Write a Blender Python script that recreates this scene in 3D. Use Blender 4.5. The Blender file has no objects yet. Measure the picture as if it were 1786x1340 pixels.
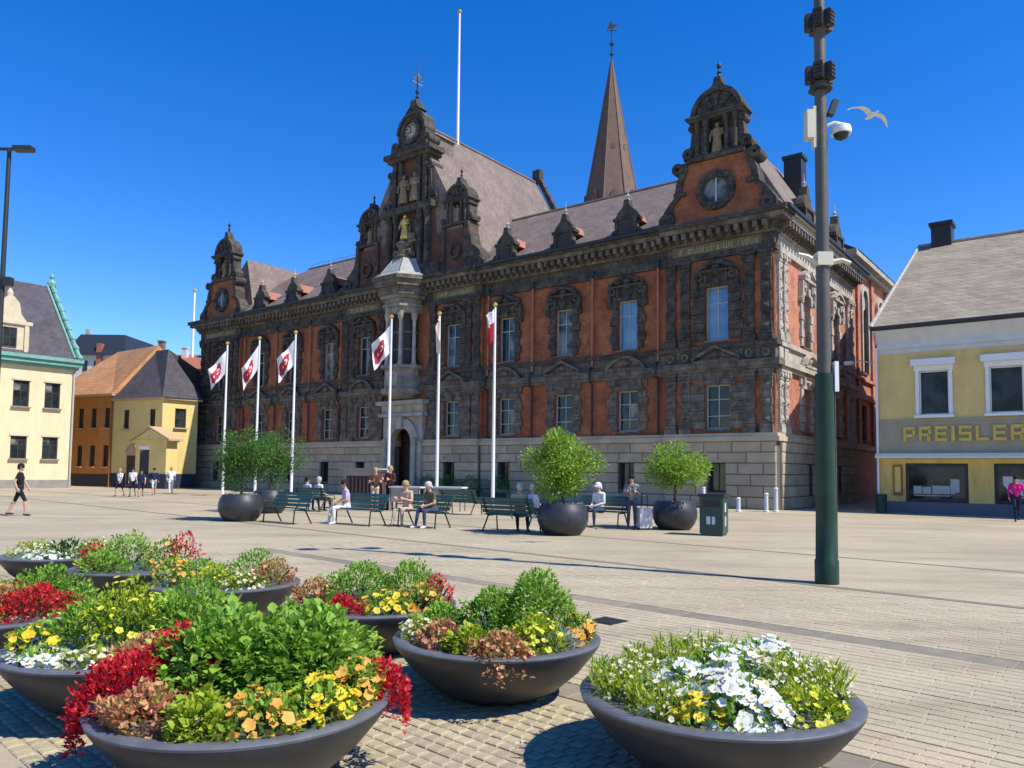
import bpy, bmesh, math, random
import numpy as np
from mathutils import Vector, Matrix
R = math.radians
rnd = random.Random(7)
SC = bpy.context.scene
COL = SC.collection

# ------------------------------------------------------------------ camera, sky, sun, exposure
cam_d = bpy.data.cameras.new("camera"); cam = bpy.data.objects.new("camera", cam_d); COL.objects.link(cam)
cam_d.sensor_width = 36; cam_d.lens = 36*1342/1786; cam_d.shift_y = 68.8/1786
cam_d.clip_start = .05; cam_d.clip_end = 3000
pt, rl = R(3.57), 0.0118
F_ = Vector((0, math.cos(pt), math.sin(pt))); X_ = Vector((1, 0, 0)); U_ = X_.cross(F_)
r2 = X_*math.cos(rl)+U_*math.sin(rl); u2 = -X_*math.sin(rl)+U_*math.cos(rl)
cam.matrix_world = Matrix(((r2.x, u2.x, -F_.x, 0), (r2.y, u2.y, -F_.y, 0), (r2.z, u2.z, -F_.z, 1.6), (0, 0, 0, 1)))
SC.camera = cam

SUN_EL, SUN_AZ = R(50), math.atan2(.895, -.447)
wd = bpy.data.worlds.new("World"); SC.world = wd; wd.use_nodes = True
nt = wd.node_tree; nt.nodes.clear()
sky = nt.nodes.new("ShaderNodeTexSky"); sky.sky_type = 'NISHITA'; sky.sun_disc = False
sky.sun_elevation = SUN_EL; sky.sun_rotation = SUN_AZ; sky.air_density = 1.0; sky.dust_density = 0.0; sky.ozone_density = 5.5
hsv = nt.nodes.new("ShaderNodeHueSaturation"); hsv.inputs['Saturation'].default_value = 1.33; hsv.inputs['Hue'].default_value = .513; hsv.inputs['Value'].default_value = 1.0
bg = nt.nodes.new("ShaderNodeBackground"); bg.inputs['Strength'].default_value = 0.155
wo = nt.nodes.new("ShaderNodeOutputWorld")
nt.links.new(sky.outputs[0], hsv.inputs['Color']); nt.links.new(hsv.outputs[0], bg.inputs[0]); nt.links.new(bg.outputs[0], wo.inputs[0])
sun_d = bpy.data.lights.new("sun", 'SUN'); sun_d.energy = 4.9; sun_d.angle = R(.53); sun_d.color = (1, .94, .84)
sun = bpy.data.objects.new("sun", sun_d); COL.objects.link(sun)
sv = Vector((math.sin(SUN_AZ)*math.cos(SUN_EL), math.cos(SUN_AZ)*math.cos(SUN_EL), math.sin(SUN_EL)))
sun.rotation_euler = sv.to_track_quat('Z', 'Y').to_euler(); sun.location = (20, -10, 40)
SC.view_settings.view_transform = 'Standard'; SC.view_settings.look = 'None'; SC.view_settings.gamma = 1
SC.view_settings.exposure = 0.42; SC.view_settings.use_curve_mapping = False
SC.cycles.max_bounces = 6; SC.cycles.diffuse_bounces = 3; SC.cycles.glossy_bounces = 3; SC.cycles.transparent_max_bounces = 8
SC.cycles.use_denoising = True

# ------------------------------------------------------------------ frames
TH_ANG = math.atan2(.826, -1.073)                      # town hall frame: x = u (leftwards along the front), y = out to the square
P0 = Vector((12.078, 35.0, 0))
TH = Matrix.Translation(P0) @ Matrix.Rotation(TH_ANG, 4, 'Z')
PV_ANG = R(136.8)                                       # paving frame
PV = Matrix.Rotation(PV_ANG, 4, 'Z')
def W2(u, y, z=0): return TH @ Vector((u, y, z))

# ------------------------------------------------------------------ materials
MATS = {}
def _n(t, k, **kw):
    n = t.nodes.new(k)
    for a, b in kw.items(): setattr(n, a, b)
    return n
def ramp(t, fac, stops):
    r = _n(t, 'ShaderNodeValToRGB'); el = r.color_ramp.elements
    while len(el) < len(stops): el.new(.5)
    for e_, (p, c) in zip(el, stops): e_.position = p; e_.color = (*c, 1)
    t.links.new(fac, r.inputs[0]); return r.outputs[0]
def mix(t, fac, a, b, mode='MIX'):
    m = _n(t, 'ShaderNodeMix', data_type='RGBA', blend_type=mode)
    for s, v in ((m.inputs[0], fac), (m.inputs[6], a), (m.inputs[7], b)):
        if hasattr(v, 'is_output'): t.links.new(v, s)
        elif isinstance(v, (int, float)): s.default_value = v
        else: s.default_value = (*v, 1)
    return m.outputs[2]
def base(name, rough=.8, spec=.4, metal=0):
    m = bpy.data.materials.new(name); m.use_nodes = True; t = m.node_tree; t.nodes.clear()
    p = _n(t, 'ShaderNodeBsdfPrincipled'); o = _n(t, 'ShaderNodeOutputMaterial'); t.links.new(p.outputs[0], o.inputs[0])
    p.inputs['Roughness'].default_value = rough; p.inputs['Specular IOR Level'].default_value = spec; p.inputs['Metallic'].default_value = metal
    MATS[name] = m; return m, t, p
def noise(t, vec, scale, detail=4, rough=.6):
    n = _n(t, 'ShaderNodeTexNoise'); n.inputs['Scale'].default_value = scale; n.inputs['Detail'].default_value = detail; n.inputs['Roughness'].default_value = rough
    t.links.new(vec, n.inputs['Vector']); return n.outputs['Fac']
def wpos(t): return _n(t, 'ShaderNodeNewGeometry').outputs['Position']
def frame_vec(t, ang, mode):
    g = wpos(t); mp = _n(t, 'ShaderNodeMapping'); mp.inputs['Rotation'].default_value = (0, 0, -ang); t.links.new(g, mp.inputs[0])
    if mode == 'xy': return mp.outputs[0]
    s = _n(t, 'ShaderNodeSeparateXYZ'); t.links.new(mp.outputs[0], s.inputs[0])
    a = _n(t, 'ShaderNodeMath', operation='ADD'); t.links.new(s.outputs[0], a.inputs[0]); t.links.new(s.outputs[1], a.inputs[1])
    c = _n(t, 'ShaderNodeCombineXYZ'); t.links.new(a.outputs[0], c.inputs[0]); t.links.new(s.outputs[2], c.inputs[1]); return c.outputs[0]
def bump(t, p, h, strength=.3, dist=.02):
    b = _n(t, 'ShaderNodeBump'); b.inputs['Strength'].default_value = strength; b.inputs['Distance'].default_value = dist
    t.links.new(h, b.inputs['Height']); t.links.new(b.outputs[0], p.inputs['Normal'])
def mat(name, c1, c2=None, scale=4, rough=.8, spec=.4, metal=0, bmp=0, bscale=20, bdist=.02, objvar=0, course=None):
    m, t, p = base(name, rough, spec, metal); v = wpos(t)
    if c2 is None: c2 = tuple(x*.82 for x in c1)
    out = ramp(t, noise(t, v, scale, 6, .65), [(.32, c1), (.68, c2)])
    if objvar:
        oi = _n(t, 'ShaderNodeObjectInfo'); out = mix(t, 1, out, ramp(t, oi.outputs['Random'], [(0, (1-objvar,)*3), (1, (1+objvar*.6,)*3)]), 'MULTIPLY')
    if course:
        b = _n(t, 'ShaderNodeTexBrick'); b.inputs['Scale'].default_value = 1; b.inputs['Brick Width'].default_value = course[0]; b.inputs['Row Height'].default_value = course[1]; b.inputs['Mortar Size'].default_value = .012
        b.inputs['Color1'].default_value = (1.15, 1.13, 1.1, 1); b.inputs['Color2'].default_value = (.8, .8, .82, 1); b.inputs['Mortar'].default_value = (.5, .5, .5, 1); t.links.new(frame_vec(t, TH_ANG, 'wall'), b.inputs['Vector'])
        out = mix(t, 1, mix(t, 1, out, b.outputs[0], 'MULTIPLY'), ramp(t, noise(t, v, 22, 5), [(.3, (.7, .7, .7)), (.7, (1.25, 1.24, 1.22))]), 'MULTIPLY')
    t.links.new(out, p.inputs['Base Color'])
    if bmp: bump(t, p, noise(t, v, bscale, 5), bmp, bdist)
    return m
def brickmat(name, c1, c2, mortar, ang=TH_ANG, s=1.0):
    m, t, p = base(name, .85, .3); v = frame_vec(t, ang, 'wall')
    b = _n(t, 'ShaderNodeTexBrick'); b.inputs['Scale'].default_value = 1; b.inputs['Brick Width'].default_value = .25*s; b.inputs['Row Height'].default_value = .085*s
    b.inputs['Mortar Size'].default_value = .008*s; b.inputs['Color1'].default_value = (*c1, 1); b.inputs['Color2'].default_value = (*c2, 1); b.inputs['Mortar'].default_value = (*mortar, 1)
    t.links.new(v, b.inputs['Vector'])
    d = ramp(t, noise(t, wpos(t), 1.1, 6, .7), [(.28, (.48, .46, .47)), (.5, (.86, .8, .78)), (.66, (1.12, 1.1, 1.05))])
    d = mix(t, 1, d, ramp(t, noise(t, wpos(t), 9, 3, .6), [(.3, (.8, .78, .78)), (.7, (1.12, 1.1, 1.1))]), 'MULTIPLY')
    t.links.new(mix(t, 1, b.outputs[0], d, 'MULTIPLY'), p.inputs['Base Color']); bump(t, p, b.outputs['Fac'], -.3, .01); return m
def roofmat(name, c1, c2, ang, w=.24, h=.3):
    m, t, p = base(name, .75, .3); v = frame_vec(t, ang, 'wall')
    b = _n(t, 'ShaderNodeTexBrick'); b.inputs['Scale'].default_value = 1; b.inputs['Brick Width'].default_value = w; b.inputs['Row Height'].default_value = h
    b.inputs['Mortar Size'].default_value = .012; b.inputs['Color1'].default_value = (*c1, 1); b.inputs['Color2'].default_value = (*c2, 1); b.inputs['Mortar'].default_value = (*[x*.5 for x in c1], 1)
    t.links.new(v, b.inputs['Vector'])
    d = ramp(t, noise(t, wpos(t), .7, 7, .7), [(.3, (.7, .68, .7)), (.65, (1.1, 1.08, 1.05))])
    t.links.new(mix(t, 1, b.outputs[0], d, 'MULTIPLY'), p.inputs['Base Color']); bump(t, p, b.outputs['Fac'], -.6, .03); return m
def leafmat(name, cols, trans=.35, rough=.55):
    m, t, p = base(name, rough, .35); g = _n(t, 'ShaderNodeNewGeometry'); oi = _n(t, 'ShaderNodeObjectInfo')
    a = _n(t, 'ShaderNodeMath', operation='ADD'); t.links.new(g.outputs['Random Per Island'], a.inputs[0]); t.links.new(oi.outputs['Random'], a.inputs[1])
    fr_ = _n(t, 'ShaderNodeMath', operation='FRACT'); t.links.new(a.outputs[0], fr_.inputs[0])
    out = ramp(t, fr_.outputs[0], [(i/(max(1, len(cols)-1)), c) for i, c in enumerate(cols)])
    t.links.new(out, p.inputs['Base Color'])
    tr = _n(t, 'ShaderNodeBsdfTranslucent'); t.links.new(out, tr.inputs[0]); ms = _n(t, 'ShaderNodeMixShader'); ms.inputs[0].default_value = trans
    o = [n for n in t.nodes if n.type == 'OUTPUT_MATERIAL'][0]
    t.links.new(p.outputs[0], ms.inputs[1]); t.links.new(tr.outputs[0], ms.inputs[2]); t.links.new(ms.outputs[0], o.inputs[0]); return m
def glassmat(name, c, c2=None, rough=.06, ior=1.9):
    m, t, p = base(name, rough, .5); p.inputs['IOR'].default_value = ior
    t.links.new(ramp(t, noise(t, wpos(t), 1.3, 2), [(.4, c), (.6, c2 or c)]), p.inputs['Base Color']); bump(t, p, noise(t, wpos(t), .9, 1), .12, .05); return m

mat('stone_dark', (.125, .108, .09), (.036, .033, .031), 2.6, .9, .25, bmp=.8, bscale=9, bdist=.06, course=(.62, .31))
mat('stone_mid', (.22, .19, .155), (.07, .062, .054), 2.2, .9, .25, bmp=.7, bscale=9, bdist=.05, course=(.7, .34))
mat('stone_pale', (.44, .41, .36), (.24, .22, .19), 1.5, .85, .3, bmp=.5, bscale=9, bdist=.03)
mat('plinth_stone', (.48, .395, .275), (.33, .275, .2), .9, .9, .25, bmp=.5, bscale=12, bdist=.02, objvar=.16)
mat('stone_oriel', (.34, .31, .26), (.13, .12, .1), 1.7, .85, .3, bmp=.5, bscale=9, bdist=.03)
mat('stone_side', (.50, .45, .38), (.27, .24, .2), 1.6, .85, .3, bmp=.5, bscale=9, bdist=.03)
mat('plinth_joint', (.12, .11, .1))
mat('frieze_olive', (.17, .145, .08), (.1, .09, .055), 3, .8)
mat('gilt', (.5, .42, .22), (.3, .25, .12), 5, .4, .5)
mat('gold', (.8, .5, .12), (.6, .34, .08), 5, .35, .5, .5)
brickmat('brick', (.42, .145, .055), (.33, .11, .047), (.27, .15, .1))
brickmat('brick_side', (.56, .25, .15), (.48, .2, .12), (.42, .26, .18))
brickmat('brick_dull', (.16, .075, .05), (.11, .058, .043), (.12, .08, .06))
roofmat('roof_tile', (.225, .175, .148), (.175, .138, .12), TH_ANG)
mat('dormer_tile', (.36, .15, .1), (.28, .12, .09), 3, .8)
mat('lead', (.4, .4, .37), (.27, .27, .25), 2, .6, .4)
mat('dark_metal', (.03, .03, .032), (.02, .02, .022), 5, .5, .4)
mat('pipe', (.42, .16, .08), (.3, .11, .06), 3, .5)
mat('frame_green', (.13, .16, .15), (.1, .12, .12), 6, .5)
mat('frame_pale', (.38, .42, .42), (.3, .34, .34), 6, .5)
glassmat('glass_dark', (.012, .016, .017), (.03, .038, .04), ior=1.45)
glassmat('glass_sky', (.10, .19, .30), (.15, .26, .38))  # blue base colour paints in the sky mirrored by these panes
glassmat('glass_curtain', (.20, .21, .19), (.03, .04, .042), ior=1.45)
glassmat('glass_shop', (.012, .014, .018), (.04, .045, .05), .04, 1.3)
mat('statue_stone', (.3, .22, .12), (.16, .12, .075), 6, .8, bmp=.4, bscale=15)
mat('oak', (.05, .04, .035), (.035, .028, .025), 8, .6)
mat('clock_face', (.42, .38, .32), (.36, .32, .27), 6, .6)
mat('white_paint', (.74, .75, .76), (.68, .69, .7), 3, .45)
mat('spire_copper', (.15, .09, .06), (.1, .06, .043), .9, .7, bmp=.3, bscale=4)
mat('granite_bowl', (.036, .038, .046), (.02, .021, .026), 7, .45, .5, bmp=.15, bscale=120, bdist=.003)
mat('bowl_rim_lit', (.13, .135, .155), (.085, .09, .105), 9, .4, .5)  # paler than the bowl: light caught on the lip, put into its colour
mat('soil', (.05, .035, .025), (.03, .022, .016), 20, .95)
mat('green_metal', (.012, .055, .042), (.01, .045, .036), 3, .35, .5)
mat('mast_green', (.014, .045, .022), (.009, .03, .016), 3, .42, .35, bmp=.1, bscale=25)
mat('mast_grey', (.10, .095, .08), (.07, .067, .058), 3, .55, bmp=.2, bscale=15)
mat('black_louver', (.02, .02, .024), (.05, .04, .03), 12, .5)
mat('cream_plastic', (.6, .56, .44), (.52, .48, .38), 4, .5)
mat('bench_green', (.02, .075, .07), (.03, .095, .09), 5, .5, .5)
mat('iron', (.025, .03, .03), None, 5, .5)
mat('bark', (.14, .1, .065), (.08, .06, .04), 20, .9, bmp=.6, bscale=30)

def plaster(name, c, c2, dirt=.62):
    m, t, p = base(name, .88, .25); v = wpos(t); mp = _n(t, 'ShaderNodeMapping'); mp.inputs['Scale'].default_value = (1.3, 1.3, .35); t.links.new(v, mp.inputs[0])
    a = ramp(t, noise(t, v, .8, 6, .65), [(.3, c), (.7, c2)]); st = ramp(t, noise(t, mp.outputs[0], 1.6, 6, .7), [(.36, (dirt, dirt*.98, dirt*.95)), (.56, (1, 1, 1)), (.8, (1.05, 1.04, 1.02))])
    fn = ramp(t, noise(t, v, 25, 4), [(.3, (.92, .92, .92)), (.7, (1.06, 1.06, 1.06))])
    t.links.new(mix(t, 1, mix(t, 1, a, st, 'MULTIPLY'), fn, 'MULTIPLY'), p.inputs['Base Color']); bump(t, p, noise(t, v, 18, 5), .25, .012); return m
# ------------------------------------------------------------------ mesh helpers
class MB:
    def __init__(s, M=None): s.V = []; s.F = []; s.I = []; s.M = M; s.mi = 0
    def add(s, vs, fs):
        o = len(s.V); M = s.M
        s.V += [tuple(M @ Vector(v)) if M is not None else tuple(v) for v in vs]
        s.F += [tuple(i+o for i in f) for f in fs]; s.I += [s.mi]*len(fs); return s
    def box(s, x0, x1, y0, y1, z0, z1):
        x0, x1 = min(x0, x1), max(x0, x1); y0, y1 = min(y0, y1), max(y0, y1)
        return s.add([(x0, y0, z0), (x1, y0, z0), (x1, y1, z0), (x0, y1, z0), (x0, y0, z1), (x1, y0, z1), (x1, y1, z1), (x0, y1, z1)],
                     [(0, 3, 2, 1), (4, 5, 6, 7), (0, 1, 5, 4), (1, 2, 6, 5), (2, 3, 7, 6), (3, 0, 4, 7)])
    def prism(s, pts, y0, y1):                          # polygon in x-z extruded along y
        n = len(pts); a = sum(pts[i][0]*pts[(i+1) % n][1]-pts[(i+1) % n][0]*pts[i][1] for i in range(n))
        if a < 0: pts = pts[::-1]
        if y0 > y1: y0, y1 = y1, y0
        v = [(x, y0, z) for x, z in pts]+[(x, y1, z) for x, z in pts]
        f = [tuple(range(n)), tuple(range(2*n-1, n-1, -1))]+[(i, i+n, (i+1) % n+n, (i+1) % n) for i in range(n)]
        return s.add(v, f)
    def lathe(s, prof, c=(0, 0, 0), n=12, sx=1, sy=1):
        v = []; f = []; k = len(prof)
        for r, z in prof:
            for j in range(n):
                a = 2*math.pi*(j+.5)/n; v.append((c[0]+r*sx*math.cos(a), c[1]+r*sy*math.sin(a), c[2]+z))
        for i in range(k-1):
            for j in range(n): f.append((i*n+j, i*n+(j+1) % n, (i+1)*n+(j+1) % n, (i+1)*n+j))
        f.append(tuple(range(n-1, -1, -1))); f.append(tuple((k-1)*n+j for j in range(n)))
        return s.add(v, f)
    def tube(s, pts, rad, n=6):
        pts = [Vector(p) for p in pts]
        if not hasattr(rad, '__len__'): rad = [rad]*len(pts)
        v = []; f = []
        for i, p in enumerate(pts):
            d = (pts[min(i+1, len(pts)-1)]-pts[max(i-1, 0)]).normalized()
            a = d.cross(Vector((0, 0, 1)) if abs(d.z) < .9 else Vector((0, 1, 0))).normalized(); b = d.cross(a)
            for j in range(n):
                t = 2*math.pi*j/n; v.append(tuple(p+(a*math.cos(t)+b*math.sin(t))*rad[i]))
        for i in range(len(pts)-1):
            for j in range(n): f.append((i*n+j, (i+1)*n+j, (i+1)*n+(j+1) % n, i*n+(j+1) % n))
        f.append(tuple(range(n))); f.append(tuple(len(v)-1-j for j in range(n)))
        return s.add(v, f)
    def disc(s, cx, cz, r, y0, y1, n=20, rx=1):
        return s.prism([(cx+r*rx*math.cos(2*math.pi*i/n), cz+r*math.sin(2*math.pi*i/n)) for i in range(n)], y0, y1)
    def ring(s, cx, cz, ra, rb, y0, y1, n=24, a0=0, a1=2*math.pi):
        full = abs(a1-a0-2*math.pi) < 1e-6; m = n if full else n+1; v = []; f = []
        for i in range(m):
            a = a0+(a1-a0)*i/n; c, q = math.cos(a), math.sin(a)
            v += [(cx+ra*c, y0, cz+ra*q), (cx+rb*c, y0, cz+rb*q), (cx+rb*c, y1, cz+rb*q), (cx+ra*c, y1, cz+ra*q)]
        for i in range(n):
            j = (i+1) % m
            for k in range(4): f.append((i*4+k, i*4+(k+1) % 4, j*4+(k+1) % 4, j*4+k))
        if not full: f += [(3, 2, 1, 0), tuple(n*4+k for k in range(4))]
        return s.add(v, f)
    def build(s, name, m, parent=None, smooth=False, **props):
        me = bpy.data.meshes.new(name); me.from_pydata(s.V, [], s.F)
        for q in (m if isinstance(m, (list, tuple)) else [m]): me.materials.append(MATS[q])
        if isinstance(m, (list, tuple)): me.polygons.foreach_set('material_index', s.I)
        b = bmesh.new(); b.from_mesh(me); bmesh.ops.recalc_face_normals(b, faces=b.faces); b.to_mesh(me); b.free()
        if smooth:
            me.polygons.foreach_set('use_smooth', [True]*len(me.polygons)); me.set_sharp_from_angle(angle=R(40))
        return link(name, me, parent, **props)
def link(name, data, parent=None, **props):
    o = bpy.data.objects.new(name, data); COL.objects.link(o)
    if parent is not None: o.parent = parent
    for k, v in props.items(): o[k] = v
    return o
def thing(name, label, cat, M, group=None):
    o = bpy.data.objects.new(name, None); COL.objects.link(o); o.empty_display_size = .2
    o.matrix_world = M if isinstance(M, Matrix) else Matrix.Translation(M)
    o['label'] = label; o['category'] = cat
    if group: o['group'] = group
    return o
def copy_tree(o, parent=None):
    c = o.copy(); COL.objects.link(c); c.parent = parent
    for ch in list(o.children): copy_tree(ch, c)
    return c
def arr_mesh(name, V, F, m, parent=None, smooth=False, **props):
    me = bpy.data.meshes.new(name); V = np.asarray(V, np.float32); F = np.asarray(F, np.int32); k = F.shape[1]
    me.vertices.add(len(V)); me.vertices.foreach_set('co', V.ravel()); me.loops.add(F.size); me.loops.foreach_set('vertex_index', F.ravel())
    me.polygons.add(len(F)); me.polygons.foreach_set('loop_start', np.arange(0, F.size, k, dtype=np.int32)); me.polygons.foreach_set('loop_total', np.full(len(F), k, np.int32))
    me.update(calc_edges=True); me.materials.append(MATS[m])
    me.polygons.foreach_set('use_smooth', [bool(smooth)]*len(F))
    return link(name, me, parent, **props)
UNIT = {}
def block_obj(name, m, parent, M, sx, sy, sz, ch=.06):
    if m not in UNIT:
        q = MB(); c = ch
        q.add([(-.5, -.5, -.5), (.5, -.5, -.5), (.5, -.5, .5), (-.5, -.5, .5), (-.5, .2, -.5), (.5, .2, -.5), (.5, .2, .5), (-.5, .2, .5), (-.5+c*.5, .5, -.5+c), (.5-c*.5, .5, -.5+c), (.5-c*.5, .5, .5-c), (-.5+c*.5, .5, .5-c)],
              [(0, 1, 5, 4), (1, 2, 6, 5), (2, 3, 7, 6), (3, 0, 4, 7), (4, 5, 9, 8), (5, 6, 10, 9), (6, 7, 11, 10), (7, 4, 8, 11), (8, 9, 10, 11), (3, 2, 1, 0)])
        o = q.build('unit', m); UNIT[m] = o.data; bpy.data.objects.remove(o)
    o = link(name, UNIT[m], parent); o.matrix_basis = M @ Matrix.Diagonal((sx, sy, sz, 1)); return o
I4 = Matrix.Identity(4)

# ------------------------------------------------------------------ ground and paving
def stains(t, c):
    vo = _n(t, 'ShaderNodeTexVoronoi'); vo.inputs['Scale'].default_value = 1.7; t.links.new(wpos(t), vo.inputs['Vector'])
    gum = ramp(t, vo.outputs['Distance'], [(.028, (.62, .6, .58)), (.045, (1, 1, 1))]); mp = _n(t, 'ShaderNodeMapping'); mp.inputs['Rotation'].default_value = (0, 0, -PV_ANG); mp.inputs['Scale'].default_value = (.18, 1.1, 1); t.links.new(wpos(t), mp.inputs[0])
    st = ramp(t, noise(t, mp.outputs[0], 1.0, 6, .7), [(.34, (.80, .79, .77)), (.5, (1, 1, 1)), (.72, (1.07, 1.06, 1.04))])
    return mix(t, 1, mix(t, 1, c, gum, 'MULTIPLY'), st, 'MULTIPLY')
def pavemat(name, w, h, c1, c2, mortar, ang, scale_noise=.35, stain=.85):
    m, t, p = base(name, .85, .3); v = frame_vec(t, ang, 'xy')
    b = _n(t, 'ShaderNodeTexBrick'); b.inputs['Scale'].default_value = 1; b.inputs['Brick Width'].default_value = w; b.inputs['Row Height'].default_value = h
    b.inputs['Mortar Size'].default_value = .012; b.inputs['Color1'].default_value = (*c1, 1); b.inputs['Color2'].default_value = (*c2, 1); b.inputs['Mortar'].default_value = (*mortar, 1)
    t.links.new(v, b.inputs['Vector'])
    d = ramp(t, noise(t, wpos(t), scale_noise, 7, .65), [(.3, (stain, stain*.99, stain*.97)), (.62, (1.06, 1.05, 1.03))])
    d2 = ramp(t, noise(t, wpos(t), 60, 3), [(.3, (.86, .86, .86)), (.7, (1.1, 1.1, 1.1))])
    c = mix(t, 1, mix(t, 1, b.outputs[0], d, 'MULTIPLY'), d2, 'MULTIPLY'); c = stains(t, c); t.links.new(c, p.inputs['Base Color']); bump(t, p, noise(t, wpos(t), 90, 3), .2, .004); return m
pavemat('plaza_paving', .25, .125, (.45, .386, .262), (.415, .356, .243), (.37, .318, .22), PV_ANG, .22, .76)
def stonemat(name, c1, c2, var=.2):
    m, t, p = base(name, .85, .3); oi = _n(t, 'ShaderNodeObjectInfo'); g = _n(t, 'ShaderNodeNewGeometry')
    a = _n(t, 'ShaderNodeMath', operation='ADD'); t.links.new(g.outputs['Random Per Island'], a.inputs[0]); t.links.new(oi.outputs['Random'], a.inputs[1])
    f = _n(t, 'ShaderNodeMath', operation='FRACT'); t.links.new(a.outputs[0], f.inputs[0])
    c = ramp(t, f.outputs[0], [(0, c1), (.6, tuple((x+y)/2 for x, y in zip(c1, c2))), (1, c2)])
    d = ramp(t, noise(t, wpos(t), .5, 6), [(.3, (.84, .83, .81)), (.65, (1.06, 1.05, 1.03))]); d2 = ramp(t, noise(t, wpos(t), 55, 4), [(.3, (.82, .82, .82)), (.7, (1.12, 1.12, 1.12))])
    t.links.new(stains(t, mix(t, 1, mix(t, 1, c, d, 'MULTIPLY'), d2, 'MULTIPLY')), p.inputs['Base Color']); bump(t, p, noise(t, wpos(t), 70, 4), .35, .006); return m
stonemat('slab_stone', (.45, .385, .262), (.42, .36, .247)); stonemat('sett_stone', (.43, .37, .24), (.33, .29, .2)); stonemat('red_slab', (.40, .27, .17), (.34, .24, .16))
mat('band_stone', (.27, .235, .17), (.2, .175, .13), 6, .85, objvar=.15); mat('joint_sand', (.40, .345, .235), (.33, .285, .195), 8, .95)
def sheet(name, m, M, x0, x1, y0, y1, z, **kw):
    return MB(M).add([(x0, y0, z), (x1, y0, z), (x1, y1, z), (x0, y1, z)], [(0, 1, 2, 3)]).build(name, m, **kw)
ground = sheet('plaza_ground', 'plaza_paving', I4, -900, 900, -60, 1700, 0, kind='structure', label='beige stone paving of the wide sunlit square')
# paving frame: x = w (leftwards away), y = v (towards the camera, negative in front)
bed = sheet('paving_bed', 'joint_sand', PV, -9, 14, -11.15, 1.2, .004, kind='structure', label='sandy joints between the near paving stones')
slabs = thing('stone_paving', 'small oblong beige paving stones between the flower bowls and the mast', 'paving', PV); slabs['kind'] = 'structure'; del slabs['category']
setts = thing('sett_paving', 'small square granite setts under the flower bowls', 'paving', PV); setts['kind'] = 'structure'; del setts['category']
def in_view(w, v, mx=.9):
    p = PV @ Vector((w, v, 0)); return p.y > 2.2 and abs(p.x) < p.y*mx+1.5
PVI = I4
unit_top = MB().add([(-.5, -.5, -1), (.5, -.5, -1), (.5, .5, -1), (-.5, .5, -1), (-.5, -.5, -.3), (.5, -.5, -.3), (.5, .5, -.3), (-.5, .5, -.3), (-.49, -.485, 0), (.49, -.485, 0), (.49, .485, 0), (-.49, .485, 0)],
    [(0, 1, 5, 4), (1, 2, 6, 5), (2, 3, 7, 6), (3, 0, 4, 7), (4, 5, 9, 8), (5, 6, 10, 9), (6, 7, 11, 10), (7, 4, 8, 11), (8, 9, 10, 11)])
def unit_mesh(m):
    o = unit_top.build('u', m); d = o.data; bpy.data.objects.remove(o); return d
slab_me, red_me, band_me = unit_mesh('slab_stone'), unit_mesh('red_slab'), unit_mesh('band_stone')
sett_top = MB().add([(-.5, -.5, -1), (.5, -.5, -1), (.5, .5, -1), (-.5, .5, -1), (-.49, -.49, -.4), (.49, -.49, -.4), (.49, .49, -.4), (-.49, .49, -.4), (-.36, -.36, 0), (.36, -.36, 0), (.36, .36, 0), (-.36, .36, 0)], unit_top.F)
_o = sett_top.build('u', 'sett_stone'); sett_me = _o.data; bpy.data.objects.remove(_o)
def paver(name, me, parent, w0, w1, v0, v1, zt):
    o = link(name, me, parent); o.location = ((w0+w1)/2, (v0+v1)/2, zt); o.scale = (w1-w0-.002, v1-v0-.002, .014); return o
pcand = []; v = -4.64; row = 0
while v > -11.05:
    if -7.62 > v > -7.95:
        w = -9
        while w < 14:
            if in_view(w+.4, -7.78): paver('band_stone', band_me, slabs, w, w+.8, -7.95, -7.63, .014)
            w += .8
        v = -7.97; continue
    hgt = .118 if not any(abs(v-.06-j_) < .06 for j_ in (-5.03, -6.15, -9.3)) else .108
    v0 = v-.125; w = -9+(row % 2)*.125+rnd.uniform(-.02, .02)
    while w < 14:
        l_ = .25+rnd.choice((0, 0, .0, -.04, .05))
        if in_view(w+.12, v-.06): pcand.append(((PV @ Vector((w, v, 0))).length, w, w+l_-.006, v-hgt, v))
        w += l_
    v = v0; row += 1
pcand.sort(); V = []; Fc = []; uv0 = np.array(unit_top.V); uf = unit_top.F
def stone_hidden(w_, v_):
    p = PV @ Vector((w_, v_, 0)); return p.y < 3.75 or p.x < .4 or abs(p.x) > p.y*.68
cnt = 0
for d_, w0, w1, v0, v1 in pcand:
    zt = .013+rnd.uniform(-.0012, .001)
    if cnt < 280 and not stone_hidden(w0, v0): o = paver('paving_stone', slab_me, slabs, w0, w1, v0, v1, zt); cnt += 1
    else: k = len(V)*12; V.append(uv0*np.array([w1-w0-.002, v1-v0-.002, .014])+np.array([(w0+w1)/2, (v0+v1)/2, zt])); Fc += [tuple(i+k for i in f) for f in uf]
arr_mesh('paving_field', np.concatenate(V), Fc, 'slab_stone', slabs, kind='stuff')
for vv, hh, nm in ((-4.62, .3, 'band'), (-1.2, .26, 'band')):
    w = -5
    while w < 14:
        if in_view(w+.3, vv+hh/2): paver('band_stone', band_me, setts, w, w+.5, vv, vv+hh, .014)
        w += .5
cands = []; P_ = .104
for i in range(int(-5/P_), int(14/P_)):
    for j in range(int(-4.32/P_)+1, int(-1.2/P_)-1):
        v_ = j*P_; w_ = i*P_+(j % 2)*P_*.5+rnd.uniform(-.006, .006)
        if in_view(w_, v_, .8): cands.append(((PV @ Vector((w_, v_, 0))).length, w_, v_))
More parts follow.
